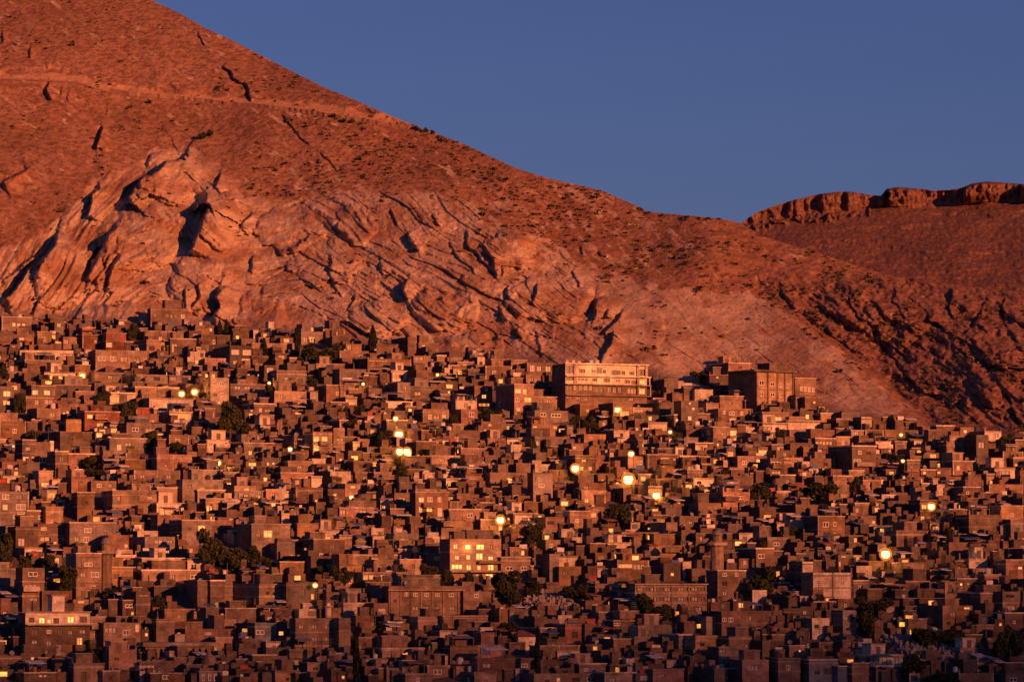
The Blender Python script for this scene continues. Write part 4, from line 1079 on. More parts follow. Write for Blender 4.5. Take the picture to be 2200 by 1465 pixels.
# trees: tile, x0, y0, x1, y1, kind (b broad, c cypress, u low bush)
TREES = [
(0,1900,225,2050,365,'b'),(0,2030,235,2170,365,'b'),(0,1385,575,1560,845,'b'),(0,1520,720,1620,835,'b'),(0,1385,88,1420,170,'c'),
(0,1428,85,1465,170,'c'),(0,820,108,890,205,'b'),(0,600,528,705,625,'b'),(0,1880,125,1915,265,'c'),(0,1695,495,1755,615,'b'),
(0,520,938,628,1030,'b'),(0,90,520,165,700,'b'),(0,735,610,870,705,'b'),(0,905,790,1000,860,'u'),(0,1060,850,1185,930,'b'),
(0,165,780,295,850,'u'),(0,1950,440,2040,525,'b'),(0,1660,205,1710,285,'c'),(0,0,370,60,450,'b'),(0,520,1030,680,1085,'u'),
(1,180,130,240,295,'c'),(1,20,625,70,690,'u'),(1,100,625,165,705,'b'),(1,890,640,1055,725,'b'),(1,1460,668,1560,790,'b'),
(1,1540,672,1650,795,'b'),(1,25,700,130,800,'b'),(1,215,790,335,890,'b'),(1,700,680,760,760,'u'),(1,2100,780,2200,885,'b'),
(1,1205,800,1255,925,'b'),(1,1290,885,1385,950,'b'),(1,345,985,450,1070,'b'),(1,990,960,1060,1010,'u'),(1,720,980,830,1040,'u'),
(2,75,408,195,475,'b'),(2,190,560,255,620,'u'),(2,600,755,690,875,'b'),(2,910,1010,1010,1085,'b'),(2,1090,1075,1165,1185,'b'),
(2,2020,808,2130,895,'b'),(2,1915,1010,2000,1075,'u'),(2,440,1110,600,1200,'b'),(2,780,1120,1010,1210,'u'),(2,250,1020,330,1085,'u'),
(2,1340,930,1440,985,'u'),(2,1000,1060,1090,1110,'u'),
(3,1270,250,1450,520,'b'),(3,1400,330,1560,515,'b'),(3,1530,330,1690,515,'b'),(3,-20,275,95,480,'b'),(3,105,395,210,495,'b'),
(3,265,388,350,495,'b'),(3,375,480,485,640,'b'),(3,650,605,770,705,'b'),(3,2000,460,2120,555,'b'),(3,2110,460,2200,555,'b'),
(3,565,990,700,1075,'u'),(3,1680,430,1790,520,'b'),(3,1390,70,1435,170,'c'),(3,960,640,1060,780,'b'),
(4,500,440,650,605,'b'),(4,630,465,740,615,'b'),(4,730,520,840,640,'b'),(4,860,520,930,610,'b'),(4,975,515,1160,690,'b'),
(4,1165,578,1310,680,'b'),(4,1440,600,1595,715,'b'),(4,1900,640,2025,770,'b'),(4,1985,715,2125,830,'b'),(4,1690,50,1860,235,'b'),
(4,1185,200,1305,265,'u'),(4,1180,278,1255,385,'b'),(4,80,900,130,1225,'c'),(4,1240,890,1285,1225,'c'),(4,0,480,90,545,'u'),
(4,1010,830,1155,910,'u'),(4,360,460,420,510,'u'),(4,2130,430,2180,480,'u'),
(5,870,85,965,175,'b'),(5,425,490,600,660,'b'),(5,1140,745,1260,965,'b'),(5,1415,1005,1560,1145,'b'),(5,1480,850,1690,970,'b'),
(5,2005,865,2110,1110,'b'),(5,2090,850,2230,1110,'b'),(5,1570,1140,1790,1245,'b'),(5,1560,350,1640,430,'u'),(5,1680,235,1765,320,'b'),
(5,1120,670,1345,770,'u'),(5,835,640,920,710,'b'),(5,500,310,560,360,'b'),(5,640,220,740,300,'u'),(5,1650,860,1800,960,'u'),
(5,1225,960,1350,1050,'u'),
]
# lamps: photo x, y, glow radius (m), power
LAMPS = [(175,808,.95,1),(390,846,.8,1),(418,842,.85,1),(857,933,1.05,1.2),(859,970,.95,1.2),(874,970,.95,1.2),(1236,1006,1.0,1),
(1350,1030,1.35,1.6),(1410,1064,.95,1),(1327,880,.7,.8),(1356,975,.7,.7),(1075,1117,.95,1.1),(2001,1088,.85,.9),(1903,1190,1.1,1.2),
(468,994,.75,.8),(623,965,.55,.5),(755,1068,.5,.5),(850,899,.6,.6),(677,1257,.5,.4),(1936,934,.4,.3),(1940,990,.4,.3),(940,805,.4,.3),
(780,825,.4,.3),(1440,928,.45,.4),(1003,1174,.6,.5),(578,823,.4,.4)]
# utility poles and masts: photo x, top y, base y
POLES = [(418,765,803),(438,852,888),(1594,763,788),(1606,766,790),(1666,770,802),(709,870,915),(225,1230,1252),(1983,1375,1405),(845,1150,1195),
(1245,905,940),(1130,908,935),(1780,1000,1035),(562,1045,1100),(320,1235,1258)]
# ---------------------------------------------------------------- buildings
S3 = 2.973
def auto_windows(w, h, n_st, r, lit=0.10):
    """openings u0,z0,u1,z1,kind for a facade w wide, h high (metres)"""
    out = []
    cols = max(1, int(w / r.uniform(2.6, 3.8)))
    sh = h / n_st
    for s in range(n_st):
        for c_ in range(cols):
            if r.random() > .68: continue
            ww, wh = r.choice(((1.0, 1.2), (1.3, 1.3), (.8, 1.0), (1.6, 1.2), (.6, .6))); k = r.random()
            if ww > w / cols - .5: ww = w / cols - .5
            if ww < .4: continue
            u = (c_ + .5) * w / cols + r.uniform(-.2, .2); z = s * sh + min(1.0, sh * .35)
            if z + wh > (s + 1) * sh - .35: wh = (s + 1) * sh - .35 - z
            if wh < .4: continue
            kind = ('L' if r.random() < .45 else 'l') if k < lit else ('w' if k < .36 else ('c' if k < .55 else 'd'))
            out.append((u - ww / 2, z, u + ww / 2, z + wh, kind))
    return out

def shell(mb, W, Dp, H, embed, par, wins, mat, trim, bands, side_wins=(), party=None):
    """four walls with real openings in front (and left), a parapet rim, slab edges"""
    x0, x1, y0, y1 = -W / 2, W / 2, -Dp / 2, Dp / 2
    def face(wins, u0, u1, P, mat=mat):        # P(u, depth, z) -> point
        us = sorted({u0, u1, *[w[0] for w in wins], *[w[2] for w in wins]}); zs = sorted({-embed, H, *[w[1] for w in wins], *[w[3] for w in wins]})
        for a in range(len(us) - 1):
            run = None
            for b in range(len(zs)):
                hole = True
                if b < len(zs) - 1:
                    cu, cz = (us[a] + us[a + 1]) / 2, (zs[b] + zs[b + 1]) / 2
                    hole = any(w[0] < cu < w[2] and w[1] < cz < w[3] for w in wins)
                    if not hole and run is None: run = zs[b]
                if hole and run is not None:
                    mb.quad([P(us[a], 0, run), P(us[a + 1], 0, run), P(us[a + 1], 0, zs[b]), P(us[a], 0, zs[b])], mat); run = None
        for w in wins:
            a, c, b, d = w[:4]; k = .28
            mb.quad([P(a, 0, c), P(b, 0, c), P(b, k, c), P(a, k, c)], mat); mb.quad([P(a, k, d), P(b, k, d), P(b, 0, d), P(a, 0, d)], mat)
            mb.quad([P(a, k, c), P(a, k, d), P(a, 0, d), P(a, 0, c)], mat); mb.quad([P(b, 0, c), P(b, 0, d), P(b, k, d), P(b, k, c)], mat)
    face(wins, x0, x1, lambda u, k, z: (u, y0 + k, z))
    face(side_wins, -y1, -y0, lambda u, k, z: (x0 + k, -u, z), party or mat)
    for a, b in (((x1, y0), (x1, y1)), ((x1, y1), (x0, y1))):
        mb.quad([(a[0], a[1], -embed), (b[0], b[1], -embed), (b[0], b[1], H), (a[0], a[1], H)], mat)
    t = .22
    o_ = [(x0, y0), (x1, y0), (x1, y1), (x0, y1)]; i_ = [(x0 + t, y0 + t), (x1 - t, y0 + t), (x1 - t, y1 - t), (x0 + t, y1 - t)]
    for k in range(4):
        a, b, c, d = o_[k], o_[(k + 1) % 4], i_[(k + 1) % 4], i_[k]
        mb.quad([(*a, H), (*b, H), (*c, H), (*d, H)], mat); mb.quad([(*d, H), (*c, H), (*c, H - par), (*d, H - par)], mat)
    for z in bands:
        if any(w[1] < z + .3 and w[3] > z - .05 for w in wins): continue
        e = .07
        mb.box(x0 - e, x1 + e, y0 - e, y0 - .002, z, z + .26, trim); mb.box(x0 - e, x0 - .002, y0 - .002, y1, z, z + .26, trim)

_win = {}
KIND = {'L': ('frame', 'bright'), 'l': ('frame', 'lit'), 'V': ('frame', 'vivid'), 'w': ('frame', 'glass'), 'c': ('frame_dark', 'curtain'), 'd': ('frame_dark', 'glass'), 'r': ('frame_dark', 'red'), 'u': ('frame_dark', 'blue'), 'a': ('frame', 'glass')}
def window_meshes(w, h, kind):
    key = (round(w, 1), round(h, 1), kind)
    if key in _win: return _win[key], key
    w, h = max(key[0], .3), max(key[1], .3); fm, pm = KIND[kind]
    f = MB(); b = .16 if kind in 'wLlV' else .08
    m = M[fm]
    f.box(0, w, -.03, .09, 0, b, m); f.box(0, w, -.03, .09, h - b, h, m); f.box(0, b, -.03, .09, b, h - b, m); f.box(w - b, w, -.03, .09, b, h - b, m)
    n = 0 if w < .8 else (1 if w < 2.2 else max(1, int(w / 1.0)))
    for k in range(n):
        u = w * (k + 1) / (n + 1); f.box(u - b / 2, u + b / 2, -.02, .08, b, h - b, m)
    if kind in 'wL' and h > 1.2:
        prev = b
        for k in range(n + 1):
            u0 = w * k / (n + 1) + (b if k == 0 else b / 2); u1 = w * (k + 1) / (n + 1) - (b if k == n else b / 2)
            f.box(u0, u1, -.015, .075, h * .66, h * .66 + b * .7, m)
    p = MB(); p.box(.003, w - .003, .095, .15, .003, h - .003, M[pm])
    _win[key] = (f.mesh('window'), p.mesh('pane'))
    return _win[key], key
def add_windows(root, wins, y0, parent=None):
    for u0, z0, u1, z1, k in wins:
        if u1 - u0 < .35 or z1 - z0 < .35: continue
        (fm, pm), key = window_meshes(u1 - u0, z1 - z0, k)
        o = mesh_obj('window', fm, root, (u0, y0 + .10, z0)); o.scale = ((u1 - u0) / max(key[0], .3), 1, (z1 - z0) / max(key[1], .3))
        mesh_obj('pane', pm, o)

def dish_mesh():
    mb = MB(); n = 10
    rings = [(0.0, .16), (.25, .12), (.45, .02), (.52, -.03)]
    i = 0
    for (r0, d0), (r1, d1) in zip(rings[:-1], rings[1:]):
        for j in range(n):
            a, b = 2 * math.pi * j / n, 2 * math.pi * (j + 1) / n
            P = lambda r, d, t: (r * math.cos(t), d * .9 + .35 * r * math.sin(t), 1.0 + r * math.sin(t) * .9)
            mb.quad([P(r0, d0, a), P(r1, d1, a), P(r1, d1, b), P(r0, d0, b)], M['metal'])
    mb.tube((0, .15, 0), (0, .15, 1.0), .04, .04, M['dark_metal'])
    mb.tube((0, .1, .9), (0, -.4, 1.05), .025, .02, M['dark_metal'], 4)
    return mb.mesh('satellite_dish')
DISH = dish_mesh()
def tank_mesh(m):
    mb = MB(); mb.lathe([(.02, .45), (.52, .46), (.55, .55), (.55, 1.45), (.50, 1.56), (.15, 1.64), (.12, 1.72), (.02, 1.73)], m, 12)
    for a in range(4):
        t = a * math.pi / 2 + .4; mb.box(.4 * math.cos(t) - .05, .4 * math.cos(t) + .05, .4 * math.sin(t) - .05, .4 * math.sin(t) + .05, 0, .47, M['dark_metal'])
    return mb.mesh('water_tank')
TANKS = {'white': tank_mesh(M['tank_white']), 'rusty': tank_mesh(M['tank_red']), 'black': tank_mesh(M['tank_dark'])}

_s = MB(); _s.box(-.13, .13, -.13, .13, 0, 1, M['slab']); STUB = _s.mesh('column_stub')
_s = MB(); _s.tube((0, 0, 0), (0, 0, 3.2), .05, .035, M['dark_metal'], 5)
for _k in range(4): _s.box(-.7 + .08 * _k, .7 - .08 * _k, -.03, .03, 2.2 + .28 * _k, 2.25 + .28 * _k, M['dark_metal'])
ANT = _s.mesh('antenna')
HOUSES = []      # records for labels
TANK_SPOTS = []
def roof_things(root, rec, W, Dp, H, par, r, big=True):
    zr = H - par
    # stair head
    if W > 4.4 and r.random() < .5:
        w, d, h = (r.uniform(2.0, 3.2) if r.random() < .6 else W * r.uniform(.35, .6)), r.uniform(2.4, 3.4), r.uniform(2.0, 2.7)
        d = min(d, Dp - 1); w = min(w, W - 1.2)
        cx_ = r.uniform(-W / 2 + w / 2 + .4, W / 2 - w / 2 - .4); cy_ = r.uniform(-Dp / 2 + d / 2 + .4, Dp / 2 - d / 2 - .3) if Dp > d + .8 else 0
        mb = MB(); wm = rec['mat']
        mb.box(cx_ - w / 2, cx_ + w / 2, cy_ - d / 2, cy_ + d / 2, zr + .002, zr + h, wm); mb.box(cx_ - w / 2 - .15, cx_ + w / 2 + .15, cy_ - d / 2 - .2, cy_ + d / 2 + .15, zr + h, zr + h + .16, M['trim'])
        o = mb.build('stair_hut', root)
        dm = MB(); dm.box(-.45, .45, -.05, -.003, 0.02, 1.9, M['frame_dark']); dm.build('door', o, (cx_, cy_ - d / 2, zr))
        rec['hut'] = True
    if r.random() < .30 and W > 4:
        for sx_ in (-1, 1):
            for q in (-1, 1):
                o = mesh_obj('column_stub', STUB, root, (sx_ * (W / 2 - .14), q * (Dp / 2 - .14), H - .2)); o.scale = (1, 1, r.uniform(.4, 1.3))
        rec['stubs'] = True
    for k in range(r.choice((0, 0, 0, 1, 1))):
        o = mesh_obj('satellite_dish', DISH, root, (r.uniform(-W / 2 + .6, W / 2 - .6), r.uniform(-Dp / 2 + .5, min(0, Dp / 2 - .5)), zr), r.uniform(-.9, .2)); s = r.uniform(.7, 1.1); o.scale = (s, s, s)
        rec['dish'] = rec.get('dish', 0) + 1
    if r.random() < .16 and W > 5:
        mb = MB(); w = r.uniform(2.5, min(5, W - 1)); cx_ = r.uniform(-W / 2 + w / 2 + .2, W / 2 - w / 2 - .2); d = min(3.2, Dp - .6)
        col = r.choice(('white', 'blue', 'green', 'white', 'tile', 'metal', 'metal'))
        ya, yb = -Dp / 2 + .3, -Dp / 2 + .3 + d
        z0 = zr + 2.0
        mb.quad([(cx_ - w / 2, ya, z0), (cx_ + w / 2, ya, z0), (cx_ + w / 2, yb, z0 + .5), (cx_ - w / 2, yb, z0 + .5)], M[col])
        mb.quad([(cx_ - w / 2, ya, z0 - .05), (cx_ - w / 2, yb, z0 + .45), (cx_ + w / 2, yb, z0 + .45), (cx_ + w / 2, ya, z0 - .05)], M[col])
        mb.quad([(cx_ - w / 2, ya, z0 - .05), (cx_ + w / 2, ya, z0 - .05), (cx_ + w / 2, ya, z0), (cx_ - w / 2, ya, z0)], M[col])
        for a, b, t in ((-w / 2 + .06, ya + .06, 0), (w / 2 - .06, ya + .06, 0), (-w / 2 + .06, yb - .06, .45), (w / 2 - .06, yb - .06, .45)):
            mb.box(cx_ + a - .05, cx_ + a + .05, b - .05, b + .05, zr + .002, z0 - .06 + t, M['dark_metal'])
        mb.build('canopy', root); rec['canopy'] = {'tile': 'red', 'metal': 'tin'}.get(col, col)
    if r.random() < .20 and W > 3.5: TANK_SPOTS.append((root, (r.uniform(-W / 2 + .9, W / 2 - .9), r.uniform(-Dp / 2 + .9, Dp / 2 - .9) if Dp > 2.4 else 0, zr), rec))

def frame_of(x0, x1, y1, theta, depth):
    """footprint on the ground for a front seen between photo columns x0..x1 standing at photo row y1"""
    xm = (x0 + x1) / 2; D = float(base_D(xm, y1)); s = D / FPX
    W = max(1.8, (x1 - x0) * s / math.cos(theta))
    x, y, z = at(xm, y1, D)
    c_, s_ = math.cos(theta), math.sin(theta)
    return Vector((float(x) - s_ * depth / 2, float(y) + c_ * depth / 2, float(z))), W, s, D

def make_house(x0, y0, x1, y1, side, colour, wins_px, r, name='house'):
    theta = R(min(31, max(9, r.gauss(23, 5)))); D = float(base_D((x0 + x1) / 2, y1)); s = D / FPX
    depth = max(4.0, min(18, side * s / math.sin(theta))) if side > 8 else r.uniform(5.5, 10)
    pos, W, s, D = frame_of(x0, x1, y1, theta, depth)
    H = max(2.2, (y1 - y0) * s)
    root = empty(name, pos, theta)
    wm = r.choice(WALLS[colour]); n_st = max(1, int(round(H / 2.45)))
    wins = []
    for a, b, c_, d, k in wins_px:
        u0 = -W / 2 + (a - x0) / (x1 - x0) * W; u1 = -W / 2 + (c_ - x0) / (x1 - x0) * W; z0, z1 = (y1 - d) * s, (y1 - b) * s
        u0, u1 = max(u0, -W / 2 + .18), min(u1, W / 2 - .18); z1 = min(z1, H - .25)
        if u1 - u0 > .35 and z1 - z0 > .35: wins.append((u0, z0, u1, z1, k))
    par = r.uniform(.5, .95) if H > 2.8 else .3
    if not wins_px and W > 2.6 and r.random() < .9:
        wins = [(a - W / 2, b, c_ - W / 2, d, k) for a, b, c_, d, k in auto_windows(W, H - par - .1, n_st, r, .12)]
    elif wins_px and W > 3 and W * H / (len(wins) + 1) > 13:
        for a, b, c_, d, k in auto_windows(W, H - par - .1, n_st, r, .07):
            a -= W / 2; c_ -= W / 2
            if not any(a < w[2] + .4 and c_ > w[0] - .4 and b < w[3] + .3 and d > w[1] - .3 for w in wins): wins.append((a, b, c_, d, k))
    sidew = []
    if depth > 5 and r.random() < .5:
        sidew = [(a - depth / 2, b, c_ - depth / 2, d, 'd' if k != 'w' else 'w') for a, b, c_, d, k in auto_windows(depth, H - par - .1, n_st, r, 0)][:4]
    mb = MB(); bands = [H * k / n_st - (par if k == n_st else 0) for k in range(1, n_st + 1)] if r.random() < .8 else []
    shell(mb, W, depth, H, 5.5, par, wins, wm, M['trim'] if r.random() < .6 else M['slab'], bands, sidew, WALLS['t'][r.choice((1, 3))] if colour == 'p' else (M['block'] if r.random() < .8 else None))  # left face mostly gets a darker material, shade painted in
    mb.build('wall', root)
    if bands and W > 5 and r.random() < .6:
        fm_ = M['trim'] if r.random() < .6 else M['slab']; e = -depth / 2
        for u in [-W / 2 + .16] + [-W / 2 + W * k / max(1, int(W / 4)) for k in range(1, max(1, int(W / 4)))] + [W / 2 - .16]:
            if any(w[0] - .18 < u < w[2] + .18 for w in wins): continue
            pm_ = MB(); pm_.box(u - .15, u + .15, e - .055, e - .003, -1, H - .01, fm_); pm_.build('concrete_column', root)
    if r.random() < .5:      # coping along the roof edge
        cm = r.choice((M['trim'], M['trim'], WALLS['p'][1], WALLS['p'][0])); e = -depth / 2; cb = MB(); hh = r.uniform(.14, .28)
        cb.box(-W / 2 - .14, W / 2 + .14, e - .16, e + .24, H + .003, H + hh, cm); cb.box(-W / 2 - .14, -W / 2 + .24, e + .24, -e + .1, H + .003, H + hh, cm); cb.box(W / 2 - .24, W / 2 + .14, e + .24, -e + .1, H + .003, H + hh, cm); cb.build('coping', root)
    rb = MB(); rb.box(-W / 2 + .222, W / 2 - .222, -depth / 2 + .222, depth / 2 - .222, H - par - .2, H - par - .001, M['slab']); rb.build('roof', root)
    add_windows(root, wins, -depth / 2)
    for u0, z0, u1, z1, k in sidew:
        if u1 - u0 < .35 or z1 - z0 < .35: continue
        (fm, pm), key = window_meshes(u1 - u0, z1 - z0, k)
        o = mesh_obj('window', fm, root, (-W / 2 + .10, -u0, z0), -math.pi / 2); o.scale = ((u1 - u0) / max(key[0], .3), 1, (z1 - z0) / max(key[1], .3)); mesh_obj('pane', pm, o)
    rec = dict(root=root, px=(x0 + x1) / 2, py=(y0 + y1) / 2, box=(x0, y0, x1, y1), st=n_st, col=colour, lit=sum(1 for w in wins if w[4] in 'Ll'), nw=len(wins), W=W, H=H, mat=wm, D=D,
               cloth='red' if any(w[4] == 'r' for w in wins) else ('blue' if any(w[4] == 'u' for w in wins) else ''), pale=sum(1 for w in wins if w[4] == 'w'))
    # a balcony under some of the wide openings
    wide = [w for w in wins if w[2] - w[0] > 1.9 and w[1] > 1.2]
    if wide and r.random() < .5:
        w = wide[0]; b = MB(); u0, u1, z = max(-W / 2, w[0] - .4), min(W / 2, w[2] + .4), w[1] - .3
        e = -depth / 2
        b.box(u0, u1, e - 1.1, e - .075, z, z + .16, M['trim']); b.box(u0, u1, e - 1.1, e - 1.0, z + .16, z + .95, M['trim'] if r.random() < .5 else wm)
        b.box(u0, u0 + .08, e - 1.0, e - .075, z + .16, z + .95, wm); b.box(u1 - .08, u1, e - 1.0, e - .075, z + .16, z + .95, wm)
        b.build('balcony', root); rec['balcony'] = True
    elif H > 5.4 and W > 4.5 and r.random() < .45:
        b = MB(); e = -depth / 2; z = H / n_st * r.randint(1, max(1, n_st - 1)) - .1; bw = W * r.uniform(.35, .75); u0 = r.uniform(-W / 2 + .1, W / 2 - bw - .1); u1 = u0 + bw; rm = r.choice((M['trim'], M['trim'], wm, WALLS['p'][1]))
        b.box(u0, u1, e - 1.0, e - .075, z, z + .15, M['trim']); b.box(u0, u1, e - 1.0, e - .9, z + .15, z + .9, rm); b.box(u0, u0 + .08, e - .9, e - .075, z + .15, z + .9, rm); b.box(u1 - .08, u1, e - .9, e - .075, z + .15, z + .9, rm)
        b.build('balcony', root); rec['balcony'] = True
    for _ in range(r.choice((0, 0, 1))):
        o = mesh_obj('antenna', ANT, root, (r.uniform(-W / 2 + .4, W / 2 - .4), r.uniform(-depth / 2 + .5, 0), H - par), r.uniform(-.5, .8)); o.scale = (1, 1, r.uniform(.7, 1.3))
    roof_things(root, rec, W, depth, H, par, r)
    HOUSES.append(rec)
    return rec

def parse_tiles():
    for (ox, oy), txt in TILES:
        for line in txt.strip().split('\n'):
            head, *ws = line.split(';'); a = head.split(',')
            x0, y0, x1, y1, side = [float(v) for v in a[:5]]
            f = lambda x, y: (ox + x / S3, oy + y / S3)
            X0, Y0 = f(x0, y0); X1, Y1 = f(x1, y1); W_ = []
            for w in ws:
                q = w.split(','); p0, p1 = f(float(q[0]), float(q[1])), f(float(q[2]), float(q[3])); W_.append((p0[0], p0[1], p1[0], p1[1], q[4]))
            yield X0, Y0, X1, Y1, side / S3, a[5], W_
RECTS = list(parse_tiles())
SPECIAL_BOX = [(1187, 766, 1412, 878), (1563, 798, 1712, 870), (50, 1310, 196, 1408), (942, 1155, 1080, 1248), (836, 1255, 999, 1330), (1360, 1248, 1522, 1330), (630, 1325, 752, 1412), (300, 1374, 470, 1425),
               (1720, 1225, 1836, 1303), (1113, 1350, 1156, 1405)]
# screen bookkeeping, used only to decide where smaller houses still fit between the surveyed ones
OW, OH = 1100, 400
occ = np.full((OH, OW), -1.0)           # row of the foot of the nearest surveyed building covering each cell
def cell(x, y): return int(min(max(x / 2, 0), OW)), int(min(max((y - 660) / 2, 0), OH))
def mark(x0, y0, x1, y1, foot_):
    a, b = cell(x0, y0); c_, d = cell(x1, y1); v = occ[b:d, a:c_]; np.maximum(v, foot_, out=v)
def front_foot(x, y):
    a, b = cell(x, y); a = min(a, OW - 1); b = min(b, OH - 1); return occ[b, a]
for i, rc in enumerate(RECTS):
    r = random.Random(1000 + i)
    x0, y0, x1, y1, side, colour, W_ = rc
    rec = make_house(x0, y0, x1, min(y1, 1500), side, colour, W_, r)
    mark(x0 - side, y0, x1, y1, y1)
for b in SPECIAL_BOX: mark(*b, b[3])
print('surveyed houses', len(HOUSES))
# ---------------------------------------------------------------- landmark buildings
def tpx(t, *q):
    ox, oy = TILES[t][0]; return [(ox if k % 2 == 0 else oy) + v / S3 for k, v in enumerate(q)]
LABELLED = []
class Block:
    """a larger building placed like make_house, giving tile coordinates in its facade"""
    def __init__(s, name, label, cat, t, x0, y0, x1, y1, side, theta, group=None):
        s.t = t; a = tpx(t, x0, y0, x1, y1); s.x0, s.y0, s.x1, s.y1 = a
        s.th = R(theta); D = float(base_D((s.x0 + s.x1) / 2, s.y1)); s.depth = max(6, side / S3 * D / FPX / math.sin(s.th))
        pos, s.W, s.s, s.D = frame_of(s.x0, s.x1, s.y1, s.th, s.depth); s.H = (s.y1 - s.y0) * s.s
        s.root = tag(empty(name, pos, s.th), label, cat, group); s.e = -s.depth / 2
        LABELLED.append((s.root, (s.x0 + s.x1) / 2, (s.y0 + s.y1) / 2))
    def u(s, x): return -s.W / 2 + (TILES[s.t][0][0] + x / S3 - s.x0) / (s.x1 - s.x0) * s.W
    def z(s, y): return (s.y1 - (TILES[s.t][0][1] + y / S3)) * s.s
    def wins(s, txt, lo=-9, hi=999):
        out = []
        for q in txt.split(';'):
            a = q.split(','); f = [float(v) for v in a[:4]]
            w = (max(s.u(f[0]), -s.W / 2 + .15), s.z(f[3]), min(s.u(f[2]), s.W / 2 - .15), s.z(f[1]), a[4])
            if lo + .1 <= w[1] and w[3] <= hi - .1 and w[2] - w[0] > .35: out.append(w)
        return out
    def walls(s, name, z0, z1, mat, txt, par, bands=(), trim=None, x0=None, x1=None, sidew=(), party=None):
        W = s.W; off_ = 0
        if x0 is not None: a, b = s.u(x0), s.u(x1); W = b - a; off_ = (a + b) / 2
        w = s.wins(txt, z0, z1) if txt else []
        mb = MB(); shell(mb, W, s.depth, z1, -z0, par, [(a - off_, b, c - off_, d, k) for a, b, c, d, k in w], mat, trim or M['trim'], bands, sidew, party or M['block'])  # left face defaults to the tone with painted-in shade
        mb.build(name, s.root, (off_, 0, 0)); add_windows(s.root, w, s.e)
        rb = MB(); rb.box(off_ - W / 2 + .222, off_ + W / 2 - .222, s.e + .222, -s.e - .222, z1 - par - .2, z1 - par - .001, M['slab']); rb.build('roof', s.root)
    def ledge(s, name, xa, xb, ya, yb, out_, mat, rail=0.0):
        mb = MB(); a, b = s.u(xa), s.u(xb); mb.box(a, b, s.e - out_, s.e - .003, s.z(yb), s.z(ya), mat)
        if rail: mb.box(a, b, s.e - out_, s.e - out_ + .1, s.z(ya), s.z(ya) + rail, mat)
        return mb.build(name, s.root)
    def posts(s, xs, ya, yb, out_, mat, w=.22):
        for x in xs:
            mb = MB(); u = s.u(x); mb.box(u - w / 2, u + w / 2, s.e - out_, s.e - out_ + w, s.z(yb), s.z(ya), mat); mb.build('pillar', s.root)
    def roof_clutter(s, seed, H, par, n=2):
        r = random.Random(seed); rec = dict(mat=M['slab'])
        for k in range(n): roof_things(s.root, rec, s.W, s.depth, H, par, r)

b = Block('terraced_building', 'long white building with terraces on each floor at the foot of the rock slope', 'apartment building', 1, 1440, 364, 1965, 640, 84, 22)
zs_ = b.z(500)
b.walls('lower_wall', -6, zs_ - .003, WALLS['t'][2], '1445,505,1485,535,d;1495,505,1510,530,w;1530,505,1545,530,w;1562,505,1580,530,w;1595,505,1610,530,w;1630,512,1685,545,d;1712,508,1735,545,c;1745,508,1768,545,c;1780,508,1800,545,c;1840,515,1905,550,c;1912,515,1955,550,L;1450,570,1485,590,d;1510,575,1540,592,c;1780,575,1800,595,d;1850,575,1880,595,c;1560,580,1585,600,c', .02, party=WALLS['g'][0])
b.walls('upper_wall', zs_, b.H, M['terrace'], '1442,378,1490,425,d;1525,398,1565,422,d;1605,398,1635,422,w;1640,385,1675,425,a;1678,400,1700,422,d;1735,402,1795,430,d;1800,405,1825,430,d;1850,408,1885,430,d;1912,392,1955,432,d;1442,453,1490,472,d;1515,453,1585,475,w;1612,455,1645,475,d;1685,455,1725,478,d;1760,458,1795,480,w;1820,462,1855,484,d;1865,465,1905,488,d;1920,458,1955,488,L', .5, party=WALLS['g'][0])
for ya, yb in ((440, 446), (493, 500), (562, 568)): b.ledge('balcony', 1438, 1985, ya, yb, .9, M['terrace'] if ya < 480 else WALLS['t'][2], .0)
b.ledge('cornice', 1432, 1972, 360, 368, .7, M['terrace'])
b.posts((1500, 1905, 1960), 368, 439.6, 0.85, WALLS['p'][1]); b.posts((1500, 1905, 1975), 446, 492.6, 0.85, WALLS['p'][1]); b.posts((1905, 1980), 500, 561.8, 0.85, WALLS['p'][1])
for k in range(6): TANK_SPOTS.append((b.root, (-b.W / 2 + 2.2 + 1.5 * k, .5, b.H - .5), dict(px=1214 + 12 * k, py=775)))

b = Block('public_building', 'big brown two-row windowed building with a flat overhanging roof beside the pale spur', 'public building', 2, 485, 415, 735, 655, 165, 34)
b.walls('wall', -6, b.H, wall_material('brown_stone_wall', (.33, .235, .175)), '505,470,540,502,w;580,478,610,505,w;640,482,660,510,w;685,485,705,512,w;510,545,535,570,w;580,545,610,572,w;640,550,660,575,w;685,552,703,578,w;520,605,540,630,d;550,605,565,632,d;585,595,635,640,d;660,600,700,630,c', .3, (b.z(530),), WALLS['b'][0])
mb = MB(); mb.box(-b.W / 2 - 1.2, b.W / 2 + .3, b.e - .9, -b.e + .5, b.H + .003, b.H + .45, M['slab']); mb.build('roof_slab', b.root)
for x in (489, 560, 625, 675, 730): b.ledge('pilaster', x - 4, x + 4, 418, 655, .22, WALLS['b'][0])
mb = MB(); a, c = b.u(600), b.u(700); mb.box(a, c, b.e + 1.5, b.e + 6, b.H + .453, b.H + 2.0, WALLS['t'][3]); mb.box(a - .3, c + .3, b.e + 1.2, b.e + 6.3, b.H + 2.0, b.H + 2.2, M['slab']); o = mb.build('roof_room', b.root)
mb = MB(); mb.tube((0, 0, 0), (0, 0, 5.5), .12, .06, M['dark_metal']); mb.tube((-1.4, 0, 4.2), (1.4, 0, 4.2), .06, .06, M['dark_metal'], 4); mb.tube((-1, 0, 3.2), (1, 0, 3.2), .06, .06, M['dark_metal'], 4); mb.build('antenna', b.root, (a + 1.5, b.e + 3, b.H + 2.2))

